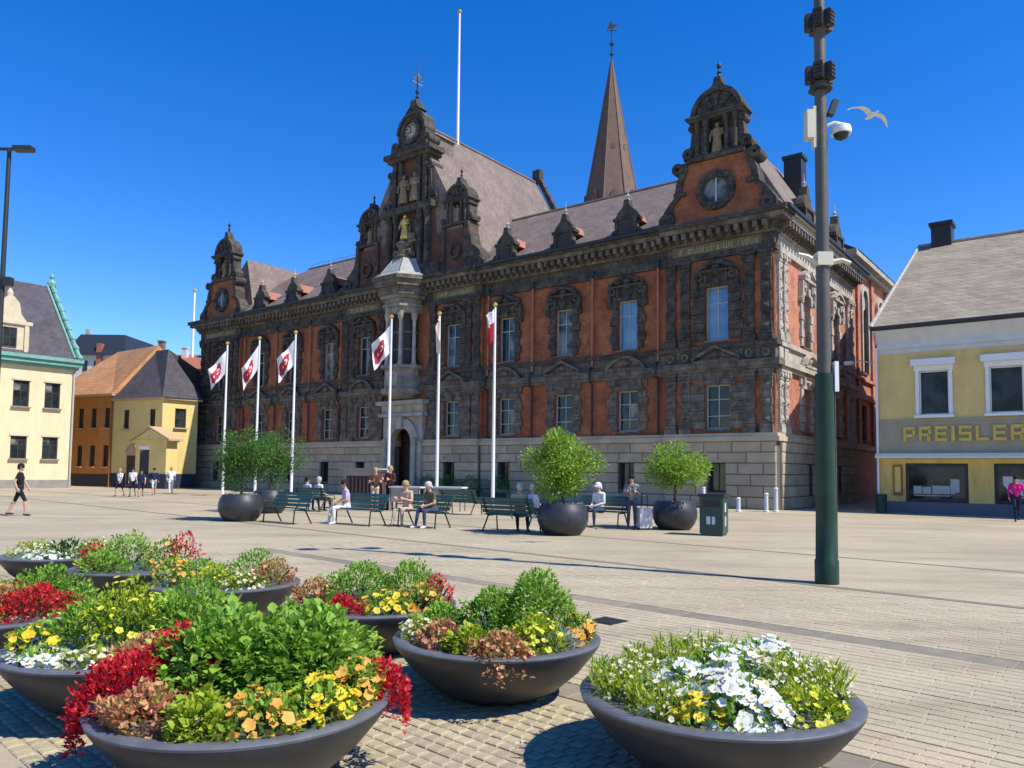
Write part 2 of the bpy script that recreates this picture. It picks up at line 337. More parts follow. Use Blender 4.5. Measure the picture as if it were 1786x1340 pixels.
BOWLS = dict(A=(-1.36, 4.05), B=(1.13, 4.25), C=(-.09, 5.62), D=(-1.22, 6.95), E=(-2.55, 5.2), F=(-4.15, 6.3), G=(-2.95, 8.1), H=(-4.4, 9.2), I=(-6.0, 10.4))
def near_bowl(w_, v_):
    p = PV @ Vector((w_, v_, 0)); return any((p.x-x)**2+(p.y-y)**2 < .3 for x, y in BOWLS.values()) or p.y < 3.6 or (p.x < -.75 and p.y < 3.95) or abs(p.x) > p.y*.68
cands.sort(); V = []; Fc = []; cnt = 0; uv = np.array([q for q in sett_top.V]); uf = sett_top.F
for d_, w_, v_ in cands:
    zt = .015+rnd.uniform(-.004, .003); s_ = P_-rnd.uniform(.008, .018)
    if cnt < 290 and not near_bowl(w_, v_):
        o = link('sett', sett_me, setts); o.location = (w_, v_, zt); o.scale = (s_, s_, .014); cnt += 1
    else:
        k = len(V)*12; V.append(uv*np.array([s_, s_, .014])+np.array([w_, v_, zt])); Fc += [tuple(i+k for i in f) for f in uf]
arr_mesh('sett_field', np.concatenate(V), Fc, 'sett_stone', setts, kind='stuff')
w = -5
while w < 8:
    for v0, v1 in ((-.92, -.3), (-.3, .4)):
        if in_view(w, v0, .6): paver('red_slab', red_me, setts, w, w+.6, v0, v1, .014)
    w += .6
for vv, hh, nm in ((-11.2, .16, 'thin dark paving band running past the foot of the mast'), (-15.4, .14, 'far thin dark paving band in front of the benches')):
    sheet('paving_band', 'band_stone', PV, -30, 60, vv-hh, vv, .004 if vv < -12 else .0045, kind='structure', label=nm)
# drain covers
for (x, y, l) in ((1.05, 8.35, 'small dark drain cover beside the middle flower bowl'),):
    q = MB(); q.box(-.16, .16, -.16, .16, .0145, .02); [q.box(-.13+i*.055, -.10+i*.055, -.13, .13, .02, .024) for i in range(5)]
    o = q.build('drain_cover', 'iron', label=l, category='drain'); o.matrix_world = Matrix.Translation((x, y, 0)) @ PV

# ------------------------------------------------------------------ shared building pieces
PANES = {}
def window(root, M, cx, z0, w, h, y, cols=2, rows=3, fr='frame_green', pm=('glass_dark',), sill=True, ft=.07, sillm='stone_mid', name='window', transom=None):
    q = MB(M); x0, x1, z1 = cx-w/2, cx+w/2, z0+h
    q.box(x0, x0+ft, y-.05, y+.03, z0, z1).box(x1-ft, x1, y-.05, y+.03, z0, z1).box(x0+ft, x1-ft, y-.05, y+.028, z0, z0+ft).box(x0+ft, x1-ft, y-.05, y+.028, z1-ft, z1)
    iw, ih = w-2*ft, h-2*ft; b = .05
    zs = [z0+ft+ih*k/rows for k in range(rows+1)] if transom is None else [z0+ft]+[z0+ft+ih*k for k in transom]+[z1-ft]
    for i in range(1, cols): xx = x0+ft+iw*i/cols; q.box(xx-b/2, xx+b/2, y-.045, y+.02, z0+ft, z1-ft)
    for zz in zs[1:-1]: q.box(x0+ft, x1-ft, y-.042, y+.016, zz-b/2, zz+b/2)
    wo_ = q.build(name, fr, root)
    for i in range(cols):
        for j in range(len(zs)-1):
            xa, xb, za, zb = x0+ft+iw*i/cols, x0+ft+iw*(i+1)/cols, zs[j], zs[j+1]; g = pm[(i+j*cols) % len(pm)]
            key = (round(xb-xa, 2), round(zb-za, 2), g)
            if key not in PANES:
                o = MB().box(-key[0]/2, key[0]/2, -.04, -.01, -key[1]/2, key[1]/2).build('pane', g); PANES[key] = o.data; bpy.data.objects.remove(o)
            o = link('pane', PANES[key], wo_); o.matrix_basis = M @ Matrix.Translation(((xa+xb)/2, y, (za+zb)/2)) @ Matrix.Rotation(rnd.uniform(-.012, .012), 4, 'Z') @ Matrix.Rotation(rnd.uniform(-.012, .012), 4, 'X')
    if sill: MB(M).box(x0-.1, x1+.1, y-.02, y+.32, z0-.1, z0-.003).build('sill', sillm, wo_)
    return wo_
def wall(q, x0, x1, z0, z1, y, ops, d=.35):
    xs = sorted({x0, x1, *[o[0] for o in ops], *[o[1] for o in ops]}); zs = sorted({z0, z1, *[o[2] for o in ops], *[o[3] for o in ops]})
    for a, b in zip(xs, xs[1:]):
        for c, e in zip(zs, zs[1:]):
            mx, mz = (a+b)/2, (c+e)/2
            if not any(o[0] < mx < o[1] and o[2] < mz < o[3] for o in ops): q.add([(a, y, c), (b, y, c), (b, y, e), (a, y, e)], [(3, 2, 1, 0)])
    for a, b, c, e in ops:
        q.add([(a, y, c), (b, y, c), (b, y, e), (a, y, e), (a, y-d, c), (b, y-d, c), (b, y-d, e), (a, y-d, e)], [(0, 1, 5, 4), (1, 2, 6, 5), (2, 3, 7, 6), (3, 0, 4, 7)])
def pilaster(root, M, x0, x1, z0, z1, y, m='stone_dark', bands=5):
    q = MB(M); w = x1-x0
    q.box(x0-.06, x1+.06, y, y+.22, z0, z0+.28).box(x0-.03, x1+.03, y, y+.19, z0+.28, z0+.42)
    q.box(x0+.03, x1-.03, y, y+.12, z0+.42, z1-.45)
    q.box(x0-.02, x1+.02, y, y+.17, z1-.45, z1-.32).box(x0-.05, x1+.05, y, y+.2, z1-.32, z1-.1).box(x0-.1, x1+.1, y, y+.25, z1-.1, z1)
    for sx in (x0+.02, x1-.02): q.disc(sx, z1-.22, .1, y+.1, y+.27, 8)
    hh = (z1-z0-.87)/bands
    for i in range(bands):
        zc = z0+.42+hh*(i+.5)
        if i % 2 == 0: q.add([(x0, y+.1, zc-hh*.4), (x1, y+.1, zc-hh*.4), (x1, y+.1, zc+hh*.4), (x0, y+.1, zc+hh*.4), ((x0+x1)/2, y+.26, zc)], [(0, 1, 4), (1, 2, 4), (2, 3, 4), (3, 0, 4)]).box(x0-.01, x1+.01, y, y+.14, zc-hh*.42, zc+hh*.42)
        else: q.box(x0+.12, x1-.12, y, y+.15, zc-hh*.3, zc+hh*.3)
    return q.build('pilaster', m, root)
def surround(root, M, cx, z0, z1, w, y, m='stone_dark', wide=0):
    q = MB(M); n = max(4, int((z1-z0)/.42)); hh = (z1-z0)/n
    for s in (-1, 1):
        xi = cx+s*w/2
        for i in range(n):
            o = (.34 if i % 2 else .22)+wide; q.box(xi, xi+s*o, y-.02, y+(.13 if i % 2 else .09), z0+i*hh+.012, z0+(i+1)*hh-.012)
    q.box(cx-w/2-.3, cx+w/2+.3, y-.02, y+.12, z1, z1+.22)
    q.prism([(cx-.12, z1-.04), (cx+.12, z1-.04), (cx+.2, z1+.34), (cx-.2, z1+.34)], y, y+.24)
    return q.build('window_surround', m, root)
def pediment(root, M, cx, z, hw, hgt, y, seg, m='stone_mid', broken=False):
    q = MB(M); q.box(cx-hw, cx+hw, y, y+.3, z, z+.12)
    if seg:
        r = (hw*hw+hgt*hgt)/(2*hgt); a = math.asin(min(1, hw/r)); n = 10
        o = [(cx+r*math.sin(-a+2*a*i/n), z+.12+hgt-r+r*math.cos(-a+2*a*i/n)) for i in range(n+1)]
        i_ = [(cx+(r-.15)*math.sin(-a+2*a*i/n), z+.12+hgt-r+(r-.15)*math.cos(-a+2*a*i/n)) for i in range(n+1)]
        q.prism(o+i_[::-1], y, y+.34); q.prism(o+[(cx+hw*.9, z+.12), (cx-hw*.9, z+.12)], y, y+.1)
    else:
        for s in (-1, 1): q.prism([(cx+s*hw*1.02, z+.12), (cx+s*hw*1.02, z+.26), (cx+s*(.18 if broken else 0), z+hgt+.2), (cx+s*(.18 if broken else 0), z+hgt+.06)], y, y+.34)
        q.prism([(cx-hw*.9, z+.12), (cx+hw*.9, z+.12), (cx, z+hgt)], y, y+.1)
    q.lathe([(0.02, -.16), (.15, -.08), (.18, .03), (.1, .14), (.02, .17)], (cx, y+.14, z+.12+hgt*.42), 8, 1.2, .8)
    return q.build('pediment', m, root)
def cartouche(root, M, cx, z0, z1, hw, y, m='stone_dark', seed=0):
    r_ = random.Random(seed); q = MB(M); h = z1-z0
    q.prism([(cx-hw*.9, z0), (cx+hw*.9, z0), (cx+hw*1.1, z0+h*.3), (cx+hw*.7, z0+h*.45), (cx+hw*.75, z0+h*.8), (cx+hw*.3, z1), (cx-hw*.3, z1), (cx-hw*.75, z0+h*.8), (cx-hw*.7, z0+h*.45), (cx-hw*1.1, z0+h*.3)], y, y+.12)
    for s in (-1, 1):
        q.ring(cx+s*hw*.86, z0+h*.25, .07, .2, y+.08, y+.26, 12); q.ring(cx+s*hw*.6, z0+h*.72, .05, .16, y+.08, y+.25, 12)
        q.box(cx+s*hw*.55-.07, cx+s*hw*.55+.07, y+.1, y+.24, z0, z0+h*.4)
    q.lathe([(.02, -.26), (.2, -.16), (.25, .02), (.18, .18), (.03, .26)], (cx, y+.12, z0+h*.52), 10, 1, .7)
    for i in range(10): a, b = r_.uniform(-.8, .8)*hw+cx, z0+h*r_.uniform(.1, .85); q.lathe([(.01, -.07), (.07, 0), (.01, .07)], (a, y+.14, b), 6)
    return q.build('cartouche', m, root)
def finial(q, cx, y, z, k, n=10):
    q.lathe([(.3*k, 0), (.32*k, .08*k), (.16*k, .2*k), (.12*k, .45*k), (.24*k, .55*k), (.1*k, .72*k), (.08*k, .95*k), (.2*k, 1.05*k), (.24*k, 1.22*k), (.15*k, 1.4*k), (.03*k, 1.5*k), (.02*k, 1.9*k)], (cx, y, z), n)
def statue(root, M, cx, y, z, h, m='statue_stone', name='statue'):
    q = MB(M); k = h/1.7
    q.lathe([(.3, 0), (.34, .1), (.27, .5), (.23, .85), (.26, 1.1), (.29, 1.3), (.2, 1.42), (.08, 1.46), (.07, 1.5), (.11, 1.56), (.12, 1.64), (.08, 1.72), (.02, 1.75)], (0, 0, 0), 10)
    q.V = [tuple((M or I4) @ Vector(((v[0])*k, 0, 0))) for v in []] or q.V
    q2 = MB(M); pr = [(.3, 0), (.34, .1), (.27, .5), (.23, .85), (.26, 1.1), (.29, 1.3), (.2, 1.42), (.08, 1.46), (.07, 1.5), (.11, 1.56), (.12, 1.64), (.08, 1.72), (.02, 1.75)]
    q2.lathe([(r*k, zz*k) for r, zz in pr], (cx, y, z), 10, 1, .75)
    q2.tube([(cx-.26*k, y, z+1.34*k), (cx-.42*k, y+.08*k, z+1.05*k), (cx-.22*k, y+.26*k, z+.92*k)], [.09*k, .075*k, .055*k], 6)
    q2.tube([(cx+.26*k, y, z+1.34*k), (cx+.4*k, y+.05*k, z+1.0*k), (cx+.34*k, y+.2*k, z+.72*k)], [.09*k, .075*k, .055*k], 6)
    return q2.build(name, m, root, True)
def aedicule(root, M, cx, y, z, k, th=.8):
    """niche stage with statue, side volutes, ledge, shell dome and finial on top of a gable; k = 1 for the corner pavilions"""
    q = MB(M); hw = 1.4*k
    q.box(cx-hw-.3*k, cx+hw+.3*k, y-th, y+.3*k, z, z+.2*k).box(cx-hw-.12*k, cx+hw+.12*k, y-th, y+.18*k, z+.2*k, z+.34*k)
    zb, zt = z+.34*k, z+2.35*k
    for s in (-1, 1):
        q.box(cx+s*.5*k, cx+s*hw, y-th, y-.02, zb, zt)
        for a in (.62, 1.12): q.lathe([(.17*k, 0), (.17*k, .12*k), (.12*k, .2*k), (.11*k, 1.6*k), (.17*k, 1.7*k), (.19*k, 2.0*k)], (cx+s*a*k, y+.08*k, zb), 8)
        q.prism([(cx+s*hw, zb), (cx+s*(hw+.62*k), zb), (cx+s*(hw+.55*k), zb+.5*k), (cx+s*(hw+.2*k), zb+.75*k), (cx+s*(hw+.12*k), zb+1.5*k), (cx+s*hw, zb+1.8*k)], y-th*.8, y-.05)
        q.ring(cx+s*(hw+.33*k), zb+.3*k, .1*k, .33*k, y-th*.85, y+.06, 14)
        q.ring(cx+s*(hw+.1*k), zt-.25*k, .05*k, .2*k, y-th*.85, y+.06, 10)
    q.box(cx-.5*k, cx+.5*k, y-th, y-th*.45, zb, zt)
    q.box(cx-hw-.2*k, cx+hw+.2*k, y-th-.05, y+.26*k, zt, zt+.16*k).box(cx-hw-.34*k, cx+hw+.34*k, y-th-.08, y+.36*k, zt+.16*k, zt+.3*k)
    st = q.build('gable_niche', 'stone_dark', root)
    statue(st, M, cx, y-.12*k, zb, 1.75*k)
    d = MB(M); r = 1.46*k; z2 = zt+.3*k; n = 14
    d.prism([(cx+r*math.cos(math.pi*i/n)*(1-.12*(math.sin(math.pi*i/n)**6)), z2+1.02*r*math.sin(math.pi*i/n)) for i in range(n+1)], y-th, y-.04)
    d.ring(cx, z2, r*.86, r*1.05, y-th-.04, y+.14*k, n, 0, math.pi)
    for i in range(5): a = math.pi*(i+.5)/5; d.prism([(cx+math.cos(a-.1)*r*.3, z2+math.sin(a-.1)*r*.3), (cx+math.cos(a-.2)*r*.84, z2+math.sin(a-.2)*r*.84), (cx+math.cos(a+.2)*r*.84, z2+math.sin(a+.2)*r*.84), (cx+math.cos(a+.1)*r*.3, z2+math.sin(a+.1)*r*.3)], y-.05, y+.06*k)
    d.prism([(cx-.5*k, z2+.98*r), (cx+.5*k, z2+.98*r), (cx+.42*k, z2+1.1*r), (cx+.26*k, z2+1.25*r), (cx+.18*k, z2+1.5*r), (cx-.18*k, z2+1.5*r), (cx-.26*k, z2+1.25*r), (cx-.42*k, z2+1.1*r)], y-th*.8, y-.1)
    d.build('gable_dome', 'stone_dark', root)
    f = MB(M); finial(f, cx, y-th*.45, z2+1.49*r, .62*k); f.build('finial', 'dark_metal', root)
    return z2+1.49*r

# ------------------------------------------------------------------ town hall
th = thing('town_hall', 'long red brick and dark carved stone town hall with ornate gables behind the square', 'town hall', TH)
LEN, DEP, PZ, CT = 48.0, 13.5, 3.5, 13.75
ZONES = [(0, 5.4, .25), (5.4, 17.4, 0), (17.4, 29.9, .25), (29.9, 42.4, 0), (42.4, 48, .25)]
BAYS = [2.72, 7.68, 11.65, 15.65, 19.68, 27.66, 31.68, 35.8, 39.85, 44.95]
def yoff(u): return next((o for a, b, o in ZONES if a <= u <= b), 0)
SM = Matrix(((0, -1, 0, 0), (1, 0, 0, -DEP), (0, 0, 1, 0), (0, 0, 0, 1)))      # side frame: x' = DEP - s, y' = outwards
q = MB()
for a, b, o in ZONES:
    ops = [(c-.62, c+.62, 3.72, 5.86) for c in BAYS if a < c < b]+[(c-.58, c+.58, 7.98, 10.6) for c in BAYS if a < c < b]
    if a == 17.4: ops += [(22.7, 24.7, 8.3, 11.6), (22.75, 24.45, PZ, 4.55)]
    wall(q, a, b, PZ, 12.3, o, ops)
    if o:
        for e_ in (a, b): q.add([(e_, 0, PZ), (e_, o, PZ), (e_, o, 12.3), (e_, 0, 12.3)], [(0, 1, 2, 3)])
q.box(0.36, .4, -DEP+.4, -.3, 0, 12.3); q.box(47.9, 48, -DEP, .2, 0, 12.3); q.box(.4, 47.9, -DEP, -DEP+.1, 0, 12.3); q.box(.4, 47.9, -1.2, -1.1, .1, 12.3)
SB = [9.1, 3.75]
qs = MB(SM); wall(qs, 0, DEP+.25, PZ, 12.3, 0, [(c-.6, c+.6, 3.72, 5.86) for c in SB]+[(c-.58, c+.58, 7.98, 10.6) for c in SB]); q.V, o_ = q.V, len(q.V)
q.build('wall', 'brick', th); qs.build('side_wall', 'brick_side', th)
# plinth core with basement openings, then the separate stone blocks
BW = [c for c in BAYS]
pb = MB(); pops = []
for a, b, o in ZONES:
    ops = [(c-.46, c+.46, .75, 2.15) for c in BW if a < c < b]
    if a == 17.4: ops += [(22.75, 24.45, .02, 3.12)]
    wall(pb, a if a else -.12, b, 0, 3.12, o+.14, ops, .4); pops += ops
    for e_ in (a, b): pb.add([(e_, -.1, 0), (e_, o+.14, 0), (e_, o+.14, 3.12), (e_, -.1, 3.12)], [(0, 1, 2, 3)])
ps = MB(SM); sops = [(c-.46, c+.46, .75, 2.15) for c in SB]; wall(ps, 0, DEP+.4, 0, 3.12, .12, sops, .4)
o_ = len(pb.V); pb.V += ps.V; pb.F += [tuple(i+o_ for i in f) for f in ps.F]; pb.I += ps.I
plinth = pb.build('plinth', 'plinth_joint', th)
ROWS = [(0, .56), (.56, 1.08), (1.08, 1.6), (1.6, 2.12), (2.12, 2.62), (2.62, 3.12)]
def blocks(M, segs_of, x0, x1, ops, yf, seed):
    for ri, (za, zb) in enumerate(ROWS):
        cuts = sorted((o[0], o[1]) for o in ops if o[2] < (za+zb)/2 < o[3]); segs = []; c = x0
        for a, b in cuts: segs.append((c, a)); c = b
        segs.append((c, x1))
        for a, b in segs:
            if b-a < .1: continue
            n = max(1, round((b-a)/1.32)); ph = (.5 if ri % 2 else 0)*(b-a)/n if n > 1 else 0
            xs = [a]+[a+(b-a)*i/n-ph for i in range(1, n+(1 if ph else 0))]+[b]
            xs = [x for i, x in enumerate(xs) if i == 0 or x-xs[i-1] > .15 or i == len(xs)-1]
            for p, r in zip(xs, xs[1:]): block_obj('block', 'plinth_stone', plinth, M @ Matrix.Translation(((p+r)/2, yf+.06, (za+zb)/2)), r-p-.022, .13, zb-za-.022)
for a, b, o in ZONES: blocks(I4, None, a if a else -.12, b, [p for p in pops if a < p[0] < b], o+.14, 1)
blocks(SM, None, 0, DEP-.0, sops, .12, 2)
q = MB()
for a, b, o in [(0, 5.4, .25), (5.4, 17.4, 0), (17.4, 22.7, .25), (24.5, 29.9, .25), (29.9, 42.4, 0), (42.4, 48, .25)]: q.box(a-(.3 if a == 0 else 0), b+(.3 if b == 48 else 0), -.2, o+.36, 3.12, 3.34); q.box(a-(.2 if a == 0 else 0), b, -.2, o+.26, 3.34, 3.5)
q.box(-.3, .1, -DEP, -.2, 3.12, 3.34).box(-.2, .1, -DEP, -.2, 3.34, 3.5); q.build('plinth_course', 'plinth_stone', th)
for c in BW:
    o = yoff(c)+.14; window(th, I4, c, .75, .92, 1.4, o-.3, 2, 1, 'dark_metal', ('glass_dark',), False, name='basement_window')
    MB().box(c-.52, c+.52, o-.1, o+.16, 2.15, 2.28).build('lintel', 'stone_pale', th)
for c in SB: window(th, SM, c, .75, .92, 1.4, -.2, 2, 1, 'dark_metal', ('glass_dark',), False, name='basement_window')
# belt courses, parapet band, entablature and cornice
def course(name, m, z0, z1, pr, pr2=None, side=True, x0=None):
    q = MB()
    for a, b, o in ZONES:
        p = pr+o; q.box(a-(pr if a == 0 else (.01 if o else -.0)), b+(pr if b == 48 else (.01 if o else 0)), -.25, p, z0, z1)
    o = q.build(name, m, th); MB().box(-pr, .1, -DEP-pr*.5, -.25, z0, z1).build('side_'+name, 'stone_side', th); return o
course('belt_course', 'stone_mid', 6.42, 6.6, .18); course('belt_course', 'stone_mid', 6.6, 6.9, .32); course('parapet_band', 'stone_mid', 6.9, 7.55, .06); course('sill_course', 'stone_dark', 7.55, 7.78, .2)
course('architrave', 'stone_dark', 11.95, 12.22, .16); course('frieze', 'stone_dark', 12.22, 12.78, .07); course('cornice_bed', 'stone_mid', 12.78, 12.95, .2)
course('cornice', 'stone_mid', 13.28, 13.5, .72); course('cornice_crown', 'stone_dark', 13.5, 13.75, .86); course('cornice_soffit', 'stone_dark', 12.95, 13.28, .3)
q = MB()
x = .1
while x < 48: o = yoff(x); q.box(x, x+.2, o+.28, o+.68, 12.98, 13.27); q.box(x+.02, x+.18, o+.2, o+.4, 12.85, 12.98); x += .44
MBs = MB(SM); x = .1
while x < DEP+.2: MBs.box(x, x+.2, .28, .68, 12.98, 13.27); MBs.box(x+.02, x+.18, .2, .4, 12.85, 12.98); x += .44
o_ = len(q.V); q.V += MBs.V; q.F += [tuple(i+o_ for i in f) for f in MBs.F]; q.I += MBs.I
q.build('modillions', 'stone_mid', th, kind='stuff')
# gilded inscription panels (weathered lettering)
for a, b in ((.5, 5.0), (17.9, 21.3), (26.2, 29.5), (42.9, 47.4)):
    pnl = MB().box(a, b, .3, .345, 12.27, 12.75).build('inscription_panel', 'frieze_olive', th)
    r_ = random.Random(int(a*10)); x = b-.35
    while x > a+.3:
        k = r_.choice('ILTEO '); w = .075
        if k != ' ':
            q = MB(); q.box(x-.025, x, .345, .36, 12.38, 12.6+r_.uniform(-.03, .02))
            if k in 'LE': q.box(x-w, x-.03, .345, .36, 12.36, 12.4)
            if k in 'TE': q.box(x-w, x-.03, .345, .36, 12.58, 12.62)
            if k == 'O': q.box(x-w-.03, x-w, .345, .36, 12.36, 12.62); q.box(x-w, x-.03, .345, .358, 12.36, 12.4)
            q.build('letter', 'gilt', pnl)
        x -= .125 if k != ' ' else .1
# bays
def bay(M, c, o, i, fr1, pm1, pm2, seg, sm='stone_mid', sd='stone_dark', wide=0):
    window(th, M, c, 3.72, 1.24, 2.14, o-.22, 2, 3, 'frame_pale', pm1, True, .08, transom=(.28, .68))
    surround(th, M, c, 3.74, 5.86, 1.24, o, sm, wide+.08)
    MB(M).box(c-1.0-wide, c+1.0+wide, o, o+.1, 6.05, 6.42).box(c-.85, c-.65, o+.09, o+.22, 6.06, 6.41).box(c+.65, c+.85, o+.09, o+.22, 6.06, 6.41).build('window_frieze', sm, th)
    pediment(th, M, c, 6.88, 1.15, .62, o+.06, seg, sm)
    window(th, M, c, 7.98, 1.16, 2.62, o-.2, 2, 3, fr1, pm2, True, .07, transom=(.70,))
    surround(th, M, c, 7.98, 10.6, 1.16, o, sd, wide*.85)
    cartouche(th, M, c, 10.78, 11.9, .95, o, sd, i)
    pediment(th, M, c, 11.25, 1.0, .42, o+.02, not seg, sd, True)
    for s in (-1, 1): q = MB(M); q.prism([(c+s*.95, 10.3), (c+s*1.15, 10.45), (c+s*1.12, 11.2), (c+s*.92, 11.25)], o, o+.26); q.ring(c+s*1.02, 10.35, .05, .17, o, o+.24, 10); q.build('scroll_bracket', sd, th)
CUR = ('glass_curtain', 'glass_dark'); BL = ('glass_sky',); DK = ('glass_dark', 'glass_dark', 'glass_curtain', 'glass_dark')
P2 = [BL, BL, ('glass_curtain',), CUR, ('glass_dark', 'glass_curtain'), CUR, ('glass_curtain',), CUR, CUR, DK]
for i, c in enumerate(BAYS): bay(I4, c, yoff(c), i, 'frame_pale' if i in (0, 1, 2, 3) else 'frame_pale', DK if i % 2 else ('glass_dark',), P2[i], i % 2 == 1, wide=.46 if yoff(c) else .14)
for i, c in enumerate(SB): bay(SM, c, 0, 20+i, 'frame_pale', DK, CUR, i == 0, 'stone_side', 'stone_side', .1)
# pilasters: corner pavilions, centre, side
for a in (.02, .82, 4.02, 4.78, 42.48, 43.22, 46.5, 47.3): 
    pilaster(th, I4, a+.06, a+.56, PZ, 6.42, .25, 'stone_mid', 5); pilaster(th, I4, a+.06, a+.56, 7.78, 11.95, .25, 'stone_dark', 7)
    MB().box(a+.03, a+.6, .3, .37, 6.97, 7.48).build('panel', 'stone_dark', th); MB().ring(a+.31, 7.22, .1, .2, .36, .44, 12).build('roundel', 'stone_mid', th)
for a in (17.5, 18.15, 21.1, 25.75, 28.65, 29.3):
    pilaster(th, I4, a, a+.5, PZ, 6.42, .25, 'stone_mid', 5); pilaster(th, I4, a, a+.5, 7.78, 11.95, .25, 'stone_dark', 7)
    MB().box(a-.02, a+.52, .3, .37, 6.97, 7.48).build('panel', 'stone_dark', th)
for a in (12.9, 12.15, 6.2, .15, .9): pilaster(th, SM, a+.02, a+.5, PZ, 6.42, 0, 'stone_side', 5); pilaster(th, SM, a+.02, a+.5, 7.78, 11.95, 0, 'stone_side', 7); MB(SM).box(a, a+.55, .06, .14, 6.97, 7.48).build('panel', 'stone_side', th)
for a in (5.9, 9.78, 13.75, 17.0, 30.3, 33.75, 37.8, 41.9):
    q = MB(); q.tube([(a, .14, .1), (a, .14, 6.3), (a, .42, 6.45), (a, .42, 7.0), (a, .14, 7.2)], .06, 8); dp = q.build('downpipe', 'dark_metal', th, True); MB().box(a-.11, a+.11, .02, .24, 12.0, 12.35).build('hopper', 'dark_metal', dp)
    MB().tube([(a, .14, 7.2), (a, .14, 12.1)], .062, 8).build('upper_pipe', 'pipe', dp, True)
# portal below the oriel
pc = 23.6
q = MB(); yo = .26
q.box(pc-1.75, pc-.85, yo, yo+.45, 0, 3.4).box(pc+.85, pc+1.75, yo, yo+.45, 0, 3.4)
q.ring(pc, 3.4, .9, 1.5, yo, yo+.5, 18, 0, math.pi); q.prism([(pc-.16, 4.2), (pc+.16, 4.2), (pc+.26, 4.98), (pc-.26, 4.98)], yo, yo+.7)
pr = [(pc+1.75, 3.4), (pc+1.75, 5.0), (pc-1.75, 5.0), (pc-1.75, 3.4), (pc-1.4, 3.4)]+[(pc+1.4*math.cos(a), 3.4+1.4*math.sin(a)) for a in [math.pi*(1-i/12) for i in range(1, 12)]]+[(pc+1.4, 3.4)]
q.prism(pr, yo, yo+.32); q.box(pc-2.0, pc+2.0, yo, yo+.6, 5.0, 5.2).box(pc-1.85, pc+1.85, yo, yo+.4, 5.2, 5.75).box(pc-2.1, pc+2.1, yo, yo+.75, 5.75, 6.0)
for s in (-1, 1): q.lathe([(.2, 0), (.2, .3), (.14, .4), (.13, 2.9), (.2, 3.05), (.2, 3.2)], (pc+s*1.3, yo+.6, .35), 10); q.box(pc+s*1.3-.25, pc+s*1.3+.25, yo+.3, yo+.85, 0, .35)
portal = q.build('portal', 'stone_pale', th)
q = MB(); n = 10
q.prism([(pc-.98, .1), (pc+.98, .1), (pc+.98, 3.45)]+[(pc+.98*math.cos(math.pi*i/n), 3.45+.98*math.sin(math.pi*i/n)) for i in range(1, n)]+[(pc-.98, 3.45)], -.55, -.5)
for s in (-1, 1): q.box(pc+s*.08, pc+s*.78, -.5, -.45, .3, 1.5).box(pc+s*.08, pc+s*.78, -.5, -.45, 1.7, 3.0)
q.build('door', 'oak', portal); MB().box(pc-1.1, pc+1.1, .2, 1.3, 0, .16).box(pc-1.0, pc+1.0, .2, 1.0, .16, .3).build('step', 'plinth_stone', portal)
# oriel bay with columns, canopy and gilded figure
def octa(hw, d, y0): return [(pc-hw, y0), (pc-hw, y0+d*.45), (pc-hw*.55, y0+d), (pc+hw*.55, y0+d), (pc+hw, y0+d*.45), (pc+hw, y0)]
def slab(q, pts, z0, z1, top=None):
    n = len(pts); t = top or pts; q.add([(x, y, z0) for x, y in pts]+[(x, y, z1) for x, y in t], [tuple(range(n)), tuple(range(2*n-1, n-1, -1))]+[(i, (i+1) % n, (i+1) % n+n, i+n) for i in range(n)])
orl = MB(); slab(orl, octa(.7, .5, .2), 6.0, 6.4, octa(1.15, 1.35, .2)); slab(orl, octa(1.35, 1.6, .2), 6.4, 6.7); slab(orl, octa(1.2, 1.4, .2), 6.7, 8.0); slab(orl, octa(1.4, 1.65, .2), 8.0, 8.2)
ot = MB(); slab(ot, octa(1.25, 1.45, .2), 11.5, 11.9); slab(ot, octa(1.4, 1.6, .2), 11.9, 12.05); slab(ot, octa(1.25, 1.5, .2), 12.05, 12.4); slab(ot, octa(1.5, 1.75, .2), 12.4, 12.6)
oriel = orl.build('oriel', 'stone_oriel', th); ot.build('oriel_entablature', 'stone_oriel', oriel)
for (x, y) in octa(1.08, 1.28, .2)[1:5]: MB().lathe([(.19, 0), (.19, .1), (.14, .2), (.12, .9), (.16, .95), (.12, 1.0), (.11, 2.8), (.18, 2.95), (.22, 3.3)], (x, y, 8.2), 10).build('column', 'stone_side', oriel, True)
q = MB(); slab(q, octa(.85, .95, .2), 8.2, 11.5); q.build('oriel_glazing', 'oak', oriel)
q = MB()
for (x, y) in octa(.87, .97, .2)[1:5]: q.box(x-.05, x+.05, y-.05, y+.05, 8.2, 11.5)
slab(q, octa(.9, 1.0, .2), 10.3, 10.4); slab(q, octa(.9, 1.0, .2), 9.2, 9.28); q.build('glazing_bar', 'frame_green', oriel)
q = MB(); q.prism([(pc-.5, 6.9), (pc+.5, 6.9), (pc+.5, 7.8), (pc-.5, 7.8)], 1.59, 1.64); q.lathe([(.02, -.25), (.22, -.1), (.26, .1), (.1, .3)], (pc, 1.64, 7.35), 10, 1, .5); q.build('relief', 'stone_pale', oriel)
q = MB(); slab(q, octa(1.7, 1.95, .1), 12.6, 13.1); slab(q, octa(1.9, 2.2, .1), 13.1, 13.5); slab(q, octa(2.05, 2.35, .1), 13.5, 13.75); q.build('canopy_cornice', 'stone_mid', oriel)
q = MB(); slab(q, octa(2.0, 2.3, .1), 13.75, 14.05, octa(1.55, 1.8, .1)); slab(q, octa(1.55, 1.8, .1), 14.05, 15.1, octa(.85, 1.1, .1))
for (x, y), (x2, y2) in zip(octa(1.57, 1.82, .1), octa(.87, 1.12, .1)): q.tube([(x, y, 14.05), (x2, y2, 15.1)], .04, 5)
q.build('canopy_roof', 'lead', oriel)
